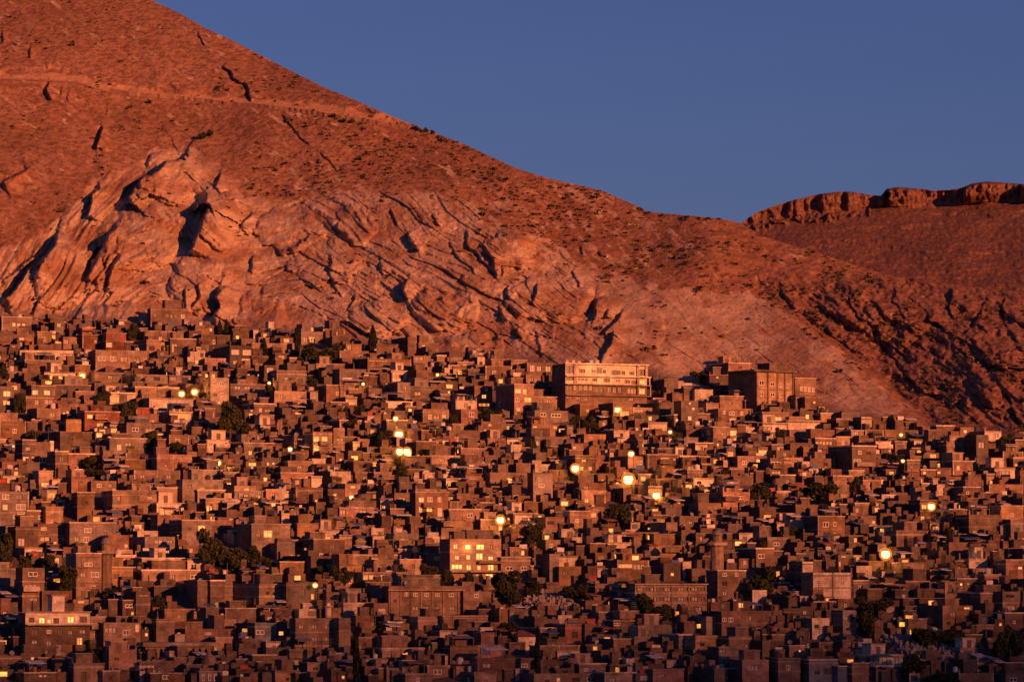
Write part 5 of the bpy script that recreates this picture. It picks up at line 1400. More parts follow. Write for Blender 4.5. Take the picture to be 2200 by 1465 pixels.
b = Block('apartment_building', 'tan block with a lit white rooftop floor near the bottom-left corner', 'apartment building', 3, 170, 775, 565, 1050, 40, 20)
zs_ = b.z(850)
b.walls('lower_wall', -6, zs_ - .003, WALLS['t'][1], '210,885,250,915,d;370,885,400,915,d;300,885,330,910,w;485,935,520,985,L;485,1008,550,1030,l;360,1012,400,1040,c;430,890,460,915,c;210,950,245,975,c;300,955,330,985,c;430,1010,460,1035,w;500,885,540,910,c', .02, (b.z(925), b.z(1000)), M['slab'])
b.walls('upper_wall', zs_, b.H, WALLS['p'][0], '190,805,225,838,d;252,806,290,846,V;303,816,328,846,V;340,810,375,846,d;425,798,470,844,V;500,800,545,840,d', .6)
b.ledge('cornice', 165, 570, 768, 775, .5, M['trim']); b.ledge('balcony', 175, 570, 849, 856, 1.1, M['trim'])
mb = MB(); a, c = b.u(345), b.u(420); mb.box(a, c, -1.5, 2, b.H - .59, b.H + 3.0, WALLS['p'][0]); mb.box(a - .3, c + .3, -1.8, 2.2, b.H + 3.0, b.H + 3.2, M['trim']); mb.build('stair_hut', b.root)
b.roof_clutter(5, b.H, .6, 2)

b = Block('apartment_building', 'brightly lit three-storey block with glowing windows and a lit balcony', 'apartment building', 4, 705, 305, 1030, 575, 70, 20)
b.walls('wall', -6, b.H, WALLS['t'][2], '727,338,755,370,V;800,340,838,372,V;870,338,925,375,V;735,410,765,438,V;808,405,835,438,V;870,395,915,438,V;948,415,982,440,V;715,466,785,498,V;810,470,840,504,V;878,474,902,504,V;945,466,985,506,V;800,525,840,552,V;870,530,900,552,l;930,526,980,566,V;950,345,980,370,c', .7, (b.z(392),), M['trim'])
b.ledge('balcony', 700, 1035, 508, 518, 1.4, M['trim'], .0); b.ledge('balcony', 880, 1035, 445, 462, 1.1, WALLS['t'][2])
b.roof_clutter(8, b.H, .7, 3)

b = Block('long_building', 'long low reddish-tan building with a row of windows under a cornice, left of the graveyard', 'building', 4, 315, 605, 790, 800, 25, 15)
b.walls('wall', -6, b.H, WALLS['t'][0], '415,645,440,670,w;470,648,500,672,w;540,648,570,672,w;610,650,640,672,w;695,650,730,675,w;465,735,505,760,c;530,735,570,760,c;605,735,640,760,c;345,690,365,712,d;700,735,735,760,c', .6, (b.z(700),), M['slab'])
b.ledge('cornice', 308, 797, 628, 636, .8, M['trim'])
for x in (330, 390, 455, 520, 590, 660, 755): b.ledge('pilaster', x - 4, x + 4, 636, 800, .15, WALLS['t'][2])
b.roof_clutter(12, b.H, .6, 3)

b = Block('school', 'wide tan building with long ribbon windows behind dark trees, lower right of the graveyard', 'school', 4, 1885, 590, 2346, 800, 30, 15)
b.walls('wall', -6, b.H, WALLS['t'][0], ';'.join('%d,614,%d,638,%s' % (x, x + 38, 'cd'[i % 2]) for i, x in enumerate(range(1900, 2320, 44))) + ';' + ';'.join('%d,676,%d,700,%s' % (x, x + 38, 'dc'[i % 2]) for i, x in enumerate(range(1944, 2320, 44))) + ';' + ';'.join('%d,740,%d,766,%s' % (x, x + 38, 'cd'[i % 2]) for i, x in enumerate(range(2100, 2320, 44))), .6, (b.z(655), b.z(718)), M['trim'])
b.ledge('cornice', 1880, 2352, 590, 597, .6, M['trim'])
for x in range(1900, 2360, 110): b.ledge('pilaster', x - 3, x + 3, 598, 800, .14, WALLS['t'][2])
b.roof_clutter(15, b.H, .6, 3)

b = Block('apartment_building', 'plain tan block with three rows of small shuttered windows near the bottom', 'apartment building', 3, 1890, 812, 2235, 1045, 25, 14)
b.walls('wall', -6, b.H, WALLS['t'][1], ';'.join('%d,%d,%d,%d,c' % (x, y, x + 34, y + 26) for y in (853, 930) for x in (1910, 1993, 2075, 2160)) + ';2000,1012,2025,1032,d;2130,1012,2165,1032,d;2080,1012,2110,1032,c', .5, (b.z(905), b.z(990)), M['trim'])
for x in (1960, 2130): b.ledge('pilaster', x - 2, x + 2, 815, 1045, .1, M['slab'])
b.roof_clutter(17, b.H, .5, 2)

# arcaded portico
b = Block('arcaded_portico', 'long flat-roofed portico of pointed arches near the bottom edge', 'portico', 3, 935, 965, 1372, 1080, 40, 16)
n_b = 11; bw = b.W / n_b; zt = b.z(990); zsp = b.z(1035)
mb = MB()
for k in range(n_b):
    u0 = -b.W / 2 + k * bw; u1 = u0 + bw; pw = .22; a0, a1 = u0 + pw, u1 - pw; m_ = (a0 + a1) / 2; K = 6
    for (p, q) in ((u0, a0), (a1, u1)): mb.box(p, q, b.e, b.e + .4, -6, zsp, WALLS['t'][2])
    arc = [(a0 + (m_ - a0) * i / K, zsp + (zt - zsp - .3) * math.sin(math.pi / 2 * (i / K)) ** .8) for i in range(K + 1)]
    arc = arc + [(2 * m_ - x, z) for x, z in arc[-2::-1]]
    top = [(u0, zsp)] + arc + [(u1, zsp)]
    for (xa, za), (xb, zb) in zip(top[:-1], top[1:]):
        mb.quad([(xa, b.e, za), (xb, b.e, zb), (xb, b.e, zt), (xa, b.e, zt)], WALLS['t'][2]); mb.quad([(xa, b.e, za), (xa, b.e + .4, za), (xb, b.e + .4, zb), (xb, b.e, zb)], WALLS['t'][2])
mb.build('arcade', b.root)
mb = MB(); mb.box(-b.W / 2, b.W / 2, b.e + 3.2, -b.e, -6, zt - .003, WALLS['t'][3]); mb.build('back_wall', b.root)
mb = MB(); mb.box(-b.W / 2 - .6, b.W / 2 + .6, b.e - .7, -b.e, zt, b.H - .25, M['slab']); mb.box(-b.W / 2 - .5, b.W / 2 + .5, b.e - .5, -b.e, b.H - .25, b.H, M['slab']); mb.build('roof', b.root)

# pavilions with hipped roofs
def pavilion(t, x0, y0, x1, y1, label, rm, wm, open_=False):
    b = Block('pavilion', label, 'pavilion', t, x0, y0, x1, y1, 30, 22); hr = min(1.8, b.H * .28); zt = b.H - hr
    if open_:
        for i, j in ((-1, -1), (1, -1), (-1, 1), (1, 1)):
            mb = MB(); mb.box(i * (b.W / 2 - .3) - .18, i * (b.W / 2 - .3) + .18, j * (b.depth / 2 - .3) - .18, j * (b.depth / 2 - .3) + .18, -4, zt - .003, wm); mb.build('pillar', b.root)
    else:
        w = [(-b.W * .28, zt * .45, -b.W * .06, zt * .75, 'w'), (b.W * .08, zt * .45, b.W * .30, zt * .75, 'w')]
        mb = MB(); shell(mb, b.W, b.depth, zt - .003, 5, .1, w, wm, M['trim'], ()); mb.build('wall', b.root); add_windows(b.root, w, b.e)
    e = .5; mb = MB(); q = [(-b.W / 2 - e, b.e - e, zt), (b.W / 2 + e, b.e - e, zt), (b.W / 2 + e, -b.e + e, zt), (-b.W / 2 - e, -b.e + e, zt)]; ap = [(-b.W * .12, 0, b.H), (b.W * .12, 0, b.H)]
    mb.quad([q[0], q[1], ap[1], ap[0]], rm); mb.quad([q[1], q[2], ap[1]], rm); mb.quad([q[2], q[3], ap[0], ap[1]], rm); mb.quad([q[3], q[0], ap[0]], rm); mb.quad(q[::-1], M['slab'])
    mb.build('roof', b.root)
pavilion(4, 1140, 888, 1255, 1025, 'pale pavilion under a red tiled hip roof, lower right of the long building', M['tile'], WALLS['p'][1])
pavilion(4, 1655, 862, 1720, 925, 'small kiosk with a red hip roof below the school', M['tile'], WALLS['b'][0])
pavilion(0, 962, 1088, 1056, 1165, 'open pavilion with a pale pointed roof on dark pillars, lower middle left', M['white'], M['dark_metal'], True)

# minarets and a small dome
def minaret(x, ytop, ybase, label, r0, mat):
    p, D = ground(x, ybase); H = (ybase - ytop) * D / FPX
    root = tag(empty('minaret', p), label, 'minaret'); LABELLED.append((root, x, (ytop + ybase) / 2))
    def part(n, prof, m, seg=10): mb = MB(); mb.lathe(prof, m, seg); return mb.build(n, root)
    part('shaft', [(r0, -5), (r0, H * .62), (r0 * 1.1, H * .64)], mat)
    part('balcony', [(r0 * 1.1, H * .641), (r0 * 1.6, H * .67), (r0 * 1.6, H * .72), (r0 * 1.45, H * .72), (r0 * 1.45, H * .68)], M['trim'])
    part('lantern', [(r0 * .72, H * .68), (r0 * .72, H * .84), (r0 * .9, H * .85), (r0 * .9, H * .865)], mat)
    part('cap', [(r0 * .8, H * .866), (r0 * .75, H * .89), (r0 * .45, H * .93), (r0 * .12, H * .96)], M['metal'])
    part('finial', [(.07, H * .95), (.16, H * .97), (.05, H * .985), (.03, H)], M['dark_metal'], 6)
minaret(1541, 1132, 1250, 'brown minaret with a balcony ring in the lower right of the town', 1.25, WALLS['t'][0])
minaret(227, 1150, 1268, 'stout tan minaret in the lower left of the town', 1.2, WALLS['t'][1])
minaret(705, 1288, 1335, 'slim little turret with a rounded top behind the plain tan block', .55, WALLS['p'][1])
p, D = ground(449, 1448); root = tag(empty('domed_turret', p), 'small pointed dome on a drum in front of the arcaded portico', 'dome'); LABELLED.append((root, 449, 1430))
mb = MB(); mb.lathe([(1.5, -4), (1.5, 1.4), (1.65, 1.4), (1.65, 1.7)], WALLS['t'][1], 12); mb.build('drum', root)
mb = MB(); mb.lathe([(1.45, 1.701), (1.4, 2.2), (1.1, 2.9), (.6, 3.5), (.15, 4.1), (.1, 4.9), (.02, 5.2)], WALLS['t'][2], 12); mb.build('dome', root)

# ---------------------------------------------------------------- trees
def rand_dirs(rs, n):
    d = rs.normal(size=(n, 3)); return d / np.linalg.norm(d, axis=1, keepdims=True)
def crown_broad(seed):
    """unit crown: x,y within +-0.5, z 0..1; many leaf clumps in uneven lobes"""
    rs = np.random.RandomState(seed); Q = []
    lobes = [(0, 0, .5, .30)]
    for k in range(9):
        a = rs.uniform(0, 2 * np.pi); rr = rs.uniform(.14, .33); lobes.append((rr * np.cos(a), rr * np.sin(a), rs.uniform(.22, .84), rs.uniform(.12, .22)))
    for lx, ly, lz, lr in lobes:
        n = int(5200 * lr ** 1.6); d = rand_dirs(rs, n) * (rs.uniform(.35, 1.0, (n, 1)) ** .5) * lr * np.array([1, 1, .95])
        c = d + np.array([lx, ly, lz]); Q.append(c)
    c = np.vstack(Q); n = len(c); a1 = rand_dirs(rs, n); a2 = np.cross(a1, rand_dirs(rs, n)); a2 /= np.linalg.norm(a2, axis=1, keepdims=True)
    s = rs.uniform(.014, .034, (n, 1))
    return quads_mesh('crown', np.stack([c - a1 * s - a2 * s, c + a1 * s - a2 * s, c + a1 * s + a2 * s, c - a1 * s + a2 * s], 1).reshape(-1, 3), M['leaf'])
def crown_cypress(seed):
    rs = np.random.RandomState(seed); n = 1500; z = rs.uniform(0, 1, n) ** .85
    rr = .5 * np.clip(np.sin(np.pi * np.clip(z * .93 + .07, 0, 1)) ** .55, 0, 1) * (1 - z * .55) * rs.uniform(.6, 1.08, n); a = rs.uniform(0, 2 * np.pi, n)
    c = np.stack([rr * np.cos(a), rr * np.sin(a), z], 1); a1 = rand_dirs(rs, n) * .5 + np.array([0, 0, 1]); a1 /= np.linalg.norm(a1, axis=1, keepdims=True); a2 = np.cross(a1, rand_dirs(rs, n)); a2 /= np.linalg.norm(a2, axis=1, keepdims=True)
    s = rs.uniform(.02, .04, (n, 1)); s2 = s * 2.2
    return quads_mesh('crown', np.stack([c - a1 * s - a2 * s2, c + a1 * s - a2 * s2, c + a1 * s + a2 * s2, c - a1 * s + a2 * s2], 1).reshape(-1, 3), M['needle'])
CROWNS = {'b': [crown_broad(s) for s in (1, 2, 3, 4, 5)], 'u': [crown_broad(s) for s in (6, 7, 8)], 'c': [crown_cypress(s) for s in (1, 2)]}
def trunk_mesh(seed):
    r = random.Random(seed); mb = MB(); mb.tube((0, 0, -.08), (.02, .01, .34), .045, .03, M['bark'])
    for k in range(4):
        a = k * 1.6 + r.uniform(0, 1); mb.tube((.02, .01, .30), (.22 * math.cos(a), .22 * math.sin(a), .62 + r.uniform(-.08, .1)), .022, .008, M['bark'], 5)
    return mb.mesh('trunk')
TRUNKS = [trunk_mesh(s) for s in range(3)]
TREE_REC = []
for i, (t, x0, y0, x1, y1, k) in enumerate(TREES):
    r = random.Random(500 + i); X0, Y0, X1, Y1 = tpx(t, x0, y0, x1, y1); xm = (X0 + X1) / 2
    foot_ = max(Y1 + 3, min(max(front_foot(xm, Y1 - 3), front_foot(X0 + 4, Y1 - 5), front_foot(X1 - 4, Y1 - 5)) + 2, Y1 + 22)); foot_ = min(foot_, 1520)
    p, D = ground(xm, foot_); s = D / FPX; w = (X1 - X0) * s * (1.3 if k != 'c' else 1.15); h = max(1.5, (foot_ - Y0) * s * 1.05)
    root = empty({'b': 'broadleaf_tree', 'c': 'cypress_tree', 'u': 'bush'}[k], p, r.uniform(0, 6.28))
    lift = 0.0 if k == 'c' else (h * .05 if k == 'b' else -.05 * h)
    o = mesh_obj('crown', r.choice(CROWNS[k]), root, (0, 0, lift)); o.scale = (w, w * .9, h - lift)
    o = mesh_obj('trunk', r.choice(TRUNKS), root); o.scale = (min(w, 7), min(w, 7), h) if k != 'c' else (w * .8, w * .8, h)
    TREE_REC.append((root, k, xm, (Y0 + Y1) / 2, w, h)); mark(X0 + 1, Y0 + 2, X1 - 1, Y1, Y1)

# ---------------------------------------------------------------- street lamps
LAMP_REC = []
for i, (x, y, g, pw) in enumerate(LAMPS):
    g *= 1.25
    ft = max(front_foot(x + a, y + b) for a in (-9, 0, 9) for b in (-6, 0, 6))
    foot_ = max(y + 18, min(ft + 4, y + 75)) if ft > 0 else y + 26
    if x == 1903: foot_ += 26
    p, D = ground(x, foot_); h = (foot_ - y) * D / FPX
    root = empty('street_lamp', p, R(20))
    mb = MB(); mb.lathe([(.16, -1), (.16, .5), (.09, .6), (.07, h + .1)], M['dark_metal'], 8, (.9, 1.0, 0)); mb.build('pole', root)
    mb = MB(); mb.tube((.9, 1.0, h), (0, 0, h + g * .62), .05, .04, M['dark_metal']); mb.build('arm', root)
    mb = MB(); mb.lathe([(g * .55, g * .50), (g * .45, g * .62), (.08, g * .74)], M['dark_metal'], 12, (0, 0, h)); mb.build('lamp_hood', root)
    mb = MB(); k = g * .62; mb.lathe([(.05 * k, -k)] + [(k * math.sin(a), -k * math.cos(a)) for a in [.3, .6, .9, 1.2, 1.5, 1.8, 2.1, 2.4]], M['bulb'], 14, (0, 0, h)); mb.build('bulb', root); k *= 1.5; mb = MB(); mb.lathe([(.05 * k, -k)] + [(k * math.sin(a), -k * math.cos(a)) for a in [.25, .5, .75, 1.0, 1.25, 1.5, 1.75, 2.0, 2.25, 2.5, 2.75, 3.0]], M['globe'], 16, (0, 0, h)); mb.build('globe', root)  # the outer shell is an added halo
    ld = bpy.data.lights.new('lamp_light', 'POINT'); ld.energy = (1400 if pw >= .8 and x != 2001 else 260) * pw; ld.color = (1, .36, .07); ld.shadow_soft_size = k
    lo = bpy.data.objects.new('lamp_light', ld); COL.objects.link(lo); lo.parent = root; lo.location = (0, -k * 1.1, h - .2)
    LAMP_REC.append((root, x, y, g)); mark(x - 12, y - 12, x + 12, y + 12, foot_)

# ---------------------------------------------------------------- poles, masts
POLE_REC = []
for x, ya, yb in POLES:
    p, D = ground(x, yb); h = (yb - ya) * D / FPX
    mb = MB(); root = empty('utility_pole', p, R(15)); mb.tube((0, 0, -2), (0, 0, h), .14, .09, M['dark_metal'], 7); mb.build('post', root)
    if h > 4:
        mb = MB(); mb.box(-.9, .9, -.06, .06, h - .9, h - .76, M['dark_metal']); mb.build('crossarm', root)
    POLE_REC.append((root, x, (ya + yb) / 2))

# ---------------------------------------------------------------- graveyard stones, one mass
rs = np.random.RandomState(9); mb = MB()
def graves(t, poly_pts, n, hide=1520):
    P = np.array([tpx(t, a, b_) for a, b_ in poly_pts]); lo, hi = P.min(0), P.max(0); k = 0
    while k < n:
        x, y = rs.uniform(lo[0], hi[0]), rs.uniform(lo[1], hi[1]); ins = False
        for i in range(len(P)):
            a, c = P[i], P[i - 1]
            if (a[1] > y) != (c[1] > y) and x < (c[0] - a[0]) * (y - a[1]) / (c[1] - a[1]) + a[0]: ins = not ins
        if not ins: continue
        k += 1; p, D = ground(x, y); h = rs.uniform(.6, 1.7); w = rs.uniform(.3, .75); th = rs.uniform(-.6, .9); ti = rs.uniform(-.15, .15); c_, s_ = math.cos(th), math.sin(th)
        T = lambda q, p=p, c_=c_, s_=s_, ti=ti: (p.x + q[0] * c_ - q[1] * s_ + q[2] * ti, p.y + q[0] * s_ + q[1] * c_, p.z + q[2])
        mb.box(-w / 2, w / 2, -.1, .1, -.5, h, M['stone'], False, T)
        if rs.rand() < .5: mb.box(-w / 2 - .05, w / 2 + .05, -1.0, -.101, -.5, .35, M['stone'], False, T)
    mark(P[:, 0].min() + 3, P[:, 1].min() + 4, P[:, 0].max() - 3, P[:, 1].max() - 2, P[:, 1].max())
graves(4, [(1160, 690), (1260, 660), (1420, 690), (1590, 720), (1560, 800), (1380, 785), (1190, 775)], 420)
graves(5, [(1250, 925), (1440, 950), (1600, 990), (1770, 1040), (1740, 1110), (1570, 1120), (1420, 1020)], 300)
tag(mb.build('gravestones'), 'pale gravestones crowded on two open slopes among the houses', 'gravestones', kind='stuff')
# ---------------------------------------------------------------- the smaller houses between the surveyed ones, one mass
fo = np.full((OH, OW), -1.0)
fr = random.Random(77); FM = MB()
FW = [WALLS['t'][4], WALLS['t'][5], WALLS['t'][6], WALLS['t'][0], WALLS['t'][1], WALLS['t'][3], WALLS['t'][3], WALLS['t'][1], WALLS['t'][3], WALLS['g'][0], WALLS['b'][0], WALLS['t'][2], WALLS['t'][1], WALLS['t'][0], WALLS['p'][1], WALLS['t'][3]]
n_f = 0
def filler(x0, y0, x1, y1, r):
    th = R(min(31, max(9, r.gauss(22, 6)))); dep = r.uniform(4.5, 8)
    pos, W, s, D = frame_of(x0, x1, y1, th, dep); H = max(2.0, (y1 - y0) * s); c_, s_ = math.cos(th), math.sin(th)
    T = lambda q: (pos.x + q[0] * c_ - q[1] * s_, pos.y + q[0] * s_ + q[1] * c_, pos.z + q[2])
    m = r.choice(FW); ms = M['block'] if r.random() < .8 else m; a, b = W / 2, dep / 2; par = r.uniform(.3, .9); t = .2  # ms: left face, usually with shade painted into its colour
    o_ = [(-a, -b), (a, -b), (a, b), (-a, b)]; i_ = [(-a + t, -b + t), (a - t, -b + t), (a - t, b - t), (-a + t, b - t)]
    for k in range(4):
        p, q, u, v = o_[k], o_[(k + 1) % 4], i_[(k + 1) % 4], i_[k]
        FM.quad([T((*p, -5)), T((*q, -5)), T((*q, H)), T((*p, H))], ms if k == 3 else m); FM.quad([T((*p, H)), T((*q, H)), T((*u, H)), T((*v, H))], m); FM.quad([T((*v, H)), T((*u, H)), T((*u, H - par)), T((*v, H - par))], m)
    FM.quad([T((*q, H - par)) for q in i_], M['slab'])
    if r.random() < .4: FM.box(-a - .12, a + .12, -b - .14, -b + .2, H + .003, H + r.uniform(.12, .25), r.choice((M['trim'], M['trim'], WALLS['p'][1], M['slab'])), True, T)
    if W > 1.9:
        for u0, z0, u1, z1, k in auto_windows(W, max(2, H - .3), max(1, int(round(H / 3))), r, .34):
            fm, pm = KIND[k]; e = .10; uu0, uu1 = u0 - a, u1 - a; g = .10 if k in 'wLl' else .06
            FM.box(uu0, uu1, -b + .002 - .03, -b - .002, z0, z0 + g, M[fm], True, T); FM.box(uu0, uu1, -b - .03, -b - .002, z1 - g, z1, M[fm], True, T)
            FM.box(uu0, uu0 + g, -b - .03, -b - .002, z0 + g, z1 - g, M[fm], True, T); FM.box(uu1 - g, uu1, -b - .03, -b - .002, z0 + g, z1 - g, M[fm], True, T)
            FM.quad([T((uu0 + g, -b - .008, z0 + g)), T((uu1 - g, -b - .008, z0 + g)), T((uu1 - g, -b - .008, z1 - g)), T((uu0 + g, -b - .008, z1 - g))], M[pm])
    for _ in range(r.choice((0, 1, 1, 2))):
        w = r.uniform(1.0, max(1.3, min(3, W - .6))); cx_ = r.uniform(-a + w / 2 + .25, a - w / 2 - .25) if W > w + .6 else 0
        hh = r.uniform(.9, 2.4); FM.box(cx_ - w / 2, cx_ + w / 2, -.5, 1.4, H - par + .002, H - par + hh, m, False, T)
    for _ in range(r.choice((0, 0, 1, 2))):
        u = r.uniform(-a + .5, a - .5); v = r.uniform(-b + .5, 0); k = r.choice(('metal', 'trim', 'tank_red', 'dark_metal', 'tank_dark', 'white', 'slab'))
        FM.box(u - .3, u + .3, v - .3, v + .3, H - par + .002, H - par + r.uniform(.6, 1.3), M[k], False, T)
    if r.random() < .15:
        u = r.uniform(-a + .3, a - .3); FM.box(u - .04, u + .04, -.04, .04, H - par, H + r.uniform(1, 2.4), M['dark_metal'], False, T)
    if r.random() < .14 and W > 2:      # washing and sheets along the roof edge
        w = r.uniform(.8, 1.8); u = r.uniform(-a + .2, max(-a + .21, a - w)); FM.box(u, u + w, -b + .35, -b + .39, H + .02, H + r.uniform(.5, 1.0), M[r.choice(('white', 'white', 'white', 'red', 'blue', 'trim'))], True, T)
    if r.random() < .10:
        w = min(W, r.uniform(2, 4)); k = r.choice(('white', 'metal', 'blue', 'tile', 'white')); z0 = H - par + 1.6; yb = -b + 2.2
        FM.quad([T((-w / 2, -b - .5, z0)), T((w / 2, -b - .5, z0)), T((w / 2, yb, z0 + .4)), T((-w / 2, yb, z0 + .4))], M[k])
        FM.box(-w / 2, w / 2, -b - .5, -b - .42, z0 - .1, z0 - .002, M[k], True, T)
for k in range(60000):
    x = fr.uniform(-70, 2260); yt_ = float(YTOP(x)); y1 = fr.uniform(yt_ + 12, 1515); g = 1 + .35 * (y1 - 850) / 600
    w = fr.choice((12, 16, 20, 26, 32, 40)) * g * fr.uniform(.85, 1.15); h = fr.choice((10, 13, 16, 20, 25, 32)) * g * fr.uniform(.85, 1.15)
    if y1 - h < yt_ - 10: continue
    a, b = cell(x - w * .3, y1 - h); c_, d = cell(x + w, y1)
    if c_ - a < 3 or d - b < 3: continue
    oc, fc = occ[b:d, a:c_], fo[b:d, a:c_]; tot = oc.size
    viol = ((oc >= 0) & (oc < y1)).sum() / tot
    if viol > .10: continue
    fresh = ((oc < 0) & (fc < 0)).sum() / tot
    hid = ((fc >= 0) & (fc < y1) & (oc < 0)).sum() / tot
    if fresh < .40 or hid > .40: continue
    filler(x, y1 - h, x + w, y1, fr); np.maximum(fc, y1, out=fc); n_f += 1
    if n_f >= 1900: break
# the town goes on past both sides of the view
for side_ in (-1, 1):
    for yy in np.arange(700, 1500, 17.0):
        for xx in np.arange(30, 420, 34.0):
            x = (-xx - 30 if side_ < 0 else 2215 + xx) + fr.uniform(-10, 10); y1 = yy + fr.uniform(-7, 7)
            if y1 < float(YTOP(x)) + 14 or fr.random() < .25: continue
            filler(x, y1 - fr.uniform(14, 36), x + fr.uniform(20, 40), y1, fr)
# low sheds and yard walls against the feet of the larger houses
n_s2 = 0
for k in range(40000):
    x = fr.uniform(-40, 2240); y1 = fr.uniform(float(YTOP(x)) + 30, 1500); g = 1 + .35 * (y1 - 850) / 600
    w = fr.uniform(7, 20) * g; h = fr.uniform(5, 11) * g
    a, b = cell(x, y1 - h); c_, d = cell(x + w, y1)
    if c_ - a < 2 or d - b < 2: continue
    oc = occ[b:d, a:c_]
    if not ((oc > y1 - 9) & (oc < y1 + .5)).mean() > .8: continue
    filler(x, y1 - h, x + w, y1, fr); np.maximum(oc, y1 + 20, out=oc); n_s2 += 1
    if n_s2 > 260: break
print('sheds', n_s2)
town = np.zeros_like(occ, bool)
for i in range(OH): town[i] = (660 + 2 * i) > YTOP(np.arange(OW) * 2) + 6
print('fillers', n_f, 'cover', ((occ >= 0) | (fo >= 0))[town].mean())

# ---------------------------------------------------------------- names, labels, groups
LAND = [('the long white terraced building', 1300, 820), ('the big brown public building', 1665, 838), ('the house on the rock', 362, 680), ('the lamp beside the lit arcade', 175, 808),
 ('the twin street lamps', 866, 970), ('the brightly lit block', 1018, 1200), ('the brown minaret', 1541, 1190), ('the stout tan minaret', 227, 1205), ('the big dark tree clump', 497, 1185),
 ('the lit white rooftop floor', 125, 1340), ('the arcaded portico', 388, 1396), ('the plain shuttered block', 695, 1370), ('the long corniced building', 915, 1290), ('the ribbon-windowed school', 1440, 1290),
 ('the larger graveyard', 1195, 1300), ('the big blank pale wall', 1790, 1265), ('the right-hand graveyard', 1970, 1400), ('the brightest street lamp', 1350, 1030), ('the lamp in the town centre', 1236, 1006),
 ('the lamp over a lit window', 1075, 1117), ('the lamp on the far right', 2001, 1088), ('the lone bright lamp lower right', 1903, 1190), ('the tall tree clump upper left', 495, 885), ('the round tree below the terraces', 1252, 905),
 ('the tall cream tower house', 472, 842), ('the pavilion with red roof', 1133, 1372), ('the dark trees bottom right', 2175, 1380), ('the pair of left lamps', 404, 845), ('the topmost dark tree clump', 685, 755),
 ('the lone slim cypress', 800, 735), ('the spur foot', 1990, 925), ('the red-brown lit house', 220, 905), ('the small lamp mid-left', 468, 994), ('the lamp near the centre right', 1410, 1064),
 ('the upper right trees', 1775, 1045), ('the lone small lamp lower left', 677, 1257), ('the house with four lit windows', 690, 955), ('the bottom centre cypress', 1154, 1420), ('the bottom left cypress', 766, 1420),
 ('the bottom left corner', 0, 1465), ('the bottom right corner', 2200, 1465), ('the left edge lit house', 14, 860), ('the lower tree by the school', 1415, 1320), ('the upper right edge', 2200, 990),
 ('the right edge lamp pair', 2000, 1015), ('the trees right of centre', 1327, 1100), ('the small lamp top centre', 940, 805), ('the bottom row middle', 930, 1465), ('the bottom row right', 1650, 1465),
 ('the centre left edge', 0, 1110), ('the middle of the left side', 330, 1060), ('the right edge centre', 2200, 1190)]
ORD = ['nearest', 'second nearest', 'third nearest', 'fourth nearest', 'fifth nearest', 'sixth nearest', 'seventh nearest', 'eighth nearest', 'ninth nearest', 'tenth nearest'] + ['%dth nearest' % k for k in range(11, 80)]
NUM = ['no', 'one', 'two', 'three', 'four', 'five', 'six', 'seven', 'eight', 'nine', 'ten', 'eleven', 'twelve']
def sector(dx, dy):
    if abs(dx) > abs(dy): return 'right of' if dx > 0 else 'left of'
    return 'below' if dy > 0 else 'above'
def place_all(items):
    """items: list of (key, x, y) -> where-phrases ranking each item around its nearest landmark"""
    b_ = {}
    for i, (k, x, y) in enumerate(items):
        ds = [((x - lx) ** 2 + (y - ly) ** 2, n, lx, ly) for n, lx, ly in LAND]; ds = [q for q in ds if q[0] > 64] ; q = min(ds)
        b_.setdefault((k, q[1], sector(x - q[2], y - q[3])), []).append((q[0], i))
    out = [None] * len(items)
    for (k, n, s), L in b_.items():
        for rank, (d, i) in enumerate(sorted(L)): out[i] = '%s %s %s' % (ORD[rank], s, n)
    return out
def clip16(core, extra, where):
    full = core + (' ' + extra if extra else '') + ', ' + where
    return full if len(full.split()) <= 16 else core + ', ' + where
CW = {'t': 'tan', 'p': 'pale plastered', 'b': 'dark brown', 'r': 'red-brown', 'g': 'grey', 's': 'blue-grey'}
# kinds: taller blocks, small houses under the key hut, houses
for h in HOUSES:
    a = h['st']
    h['kind'] = 'apartment building' if a >= 3 else ('hut' if (a == 1 and h['W'] < 5) or h['W'] < 3 else 'house')
hs = sorted([h for h in HOUSES if h['kind'] == 'house'], key=lambda h: -h['W'] * h['H'] / h['D'] ** 2)
for h in hs[296:]: h['kind'] = 'drop'
print({k: sum(1 for h in HOUSES if h['kind'] == k) for k in ('house', 'apartment building', 'hut', 'drop')})
FIX = {}
for h in HOUSES:
    if abs(h['px'] - 363) < 6 and abs(h['py'] - 682) < 15: h['fix'] = 'large house standing alone on the rock above the town'
    if abs(h['px'] - 472) < 5 and abs(h['py'] - 841) < 12: h['fix'] = 'tall narrow cream house beside a dark tree clump, upper left'
    if abs(h['px'] - 220) < 6 and abs(h['py'] - 906) < 12: h['fix'] = 'red-brown house with lit windows in the upper left of the town'
    if abs(h['px'] - 1790) < 12 and abs(h['py'] - 1264) < 12: h['fix'] = 'pale block with a big blank windowless wall, lower right'
where = place_all([(h['kind'], h['px'], h['py']) for h in HOUSES])
GROUPS = {'house': 'houses crowded on the hillside', 'apartment building': 'taller blocks among the hillside houses', 'hut': 'one-room huts between the houses'}
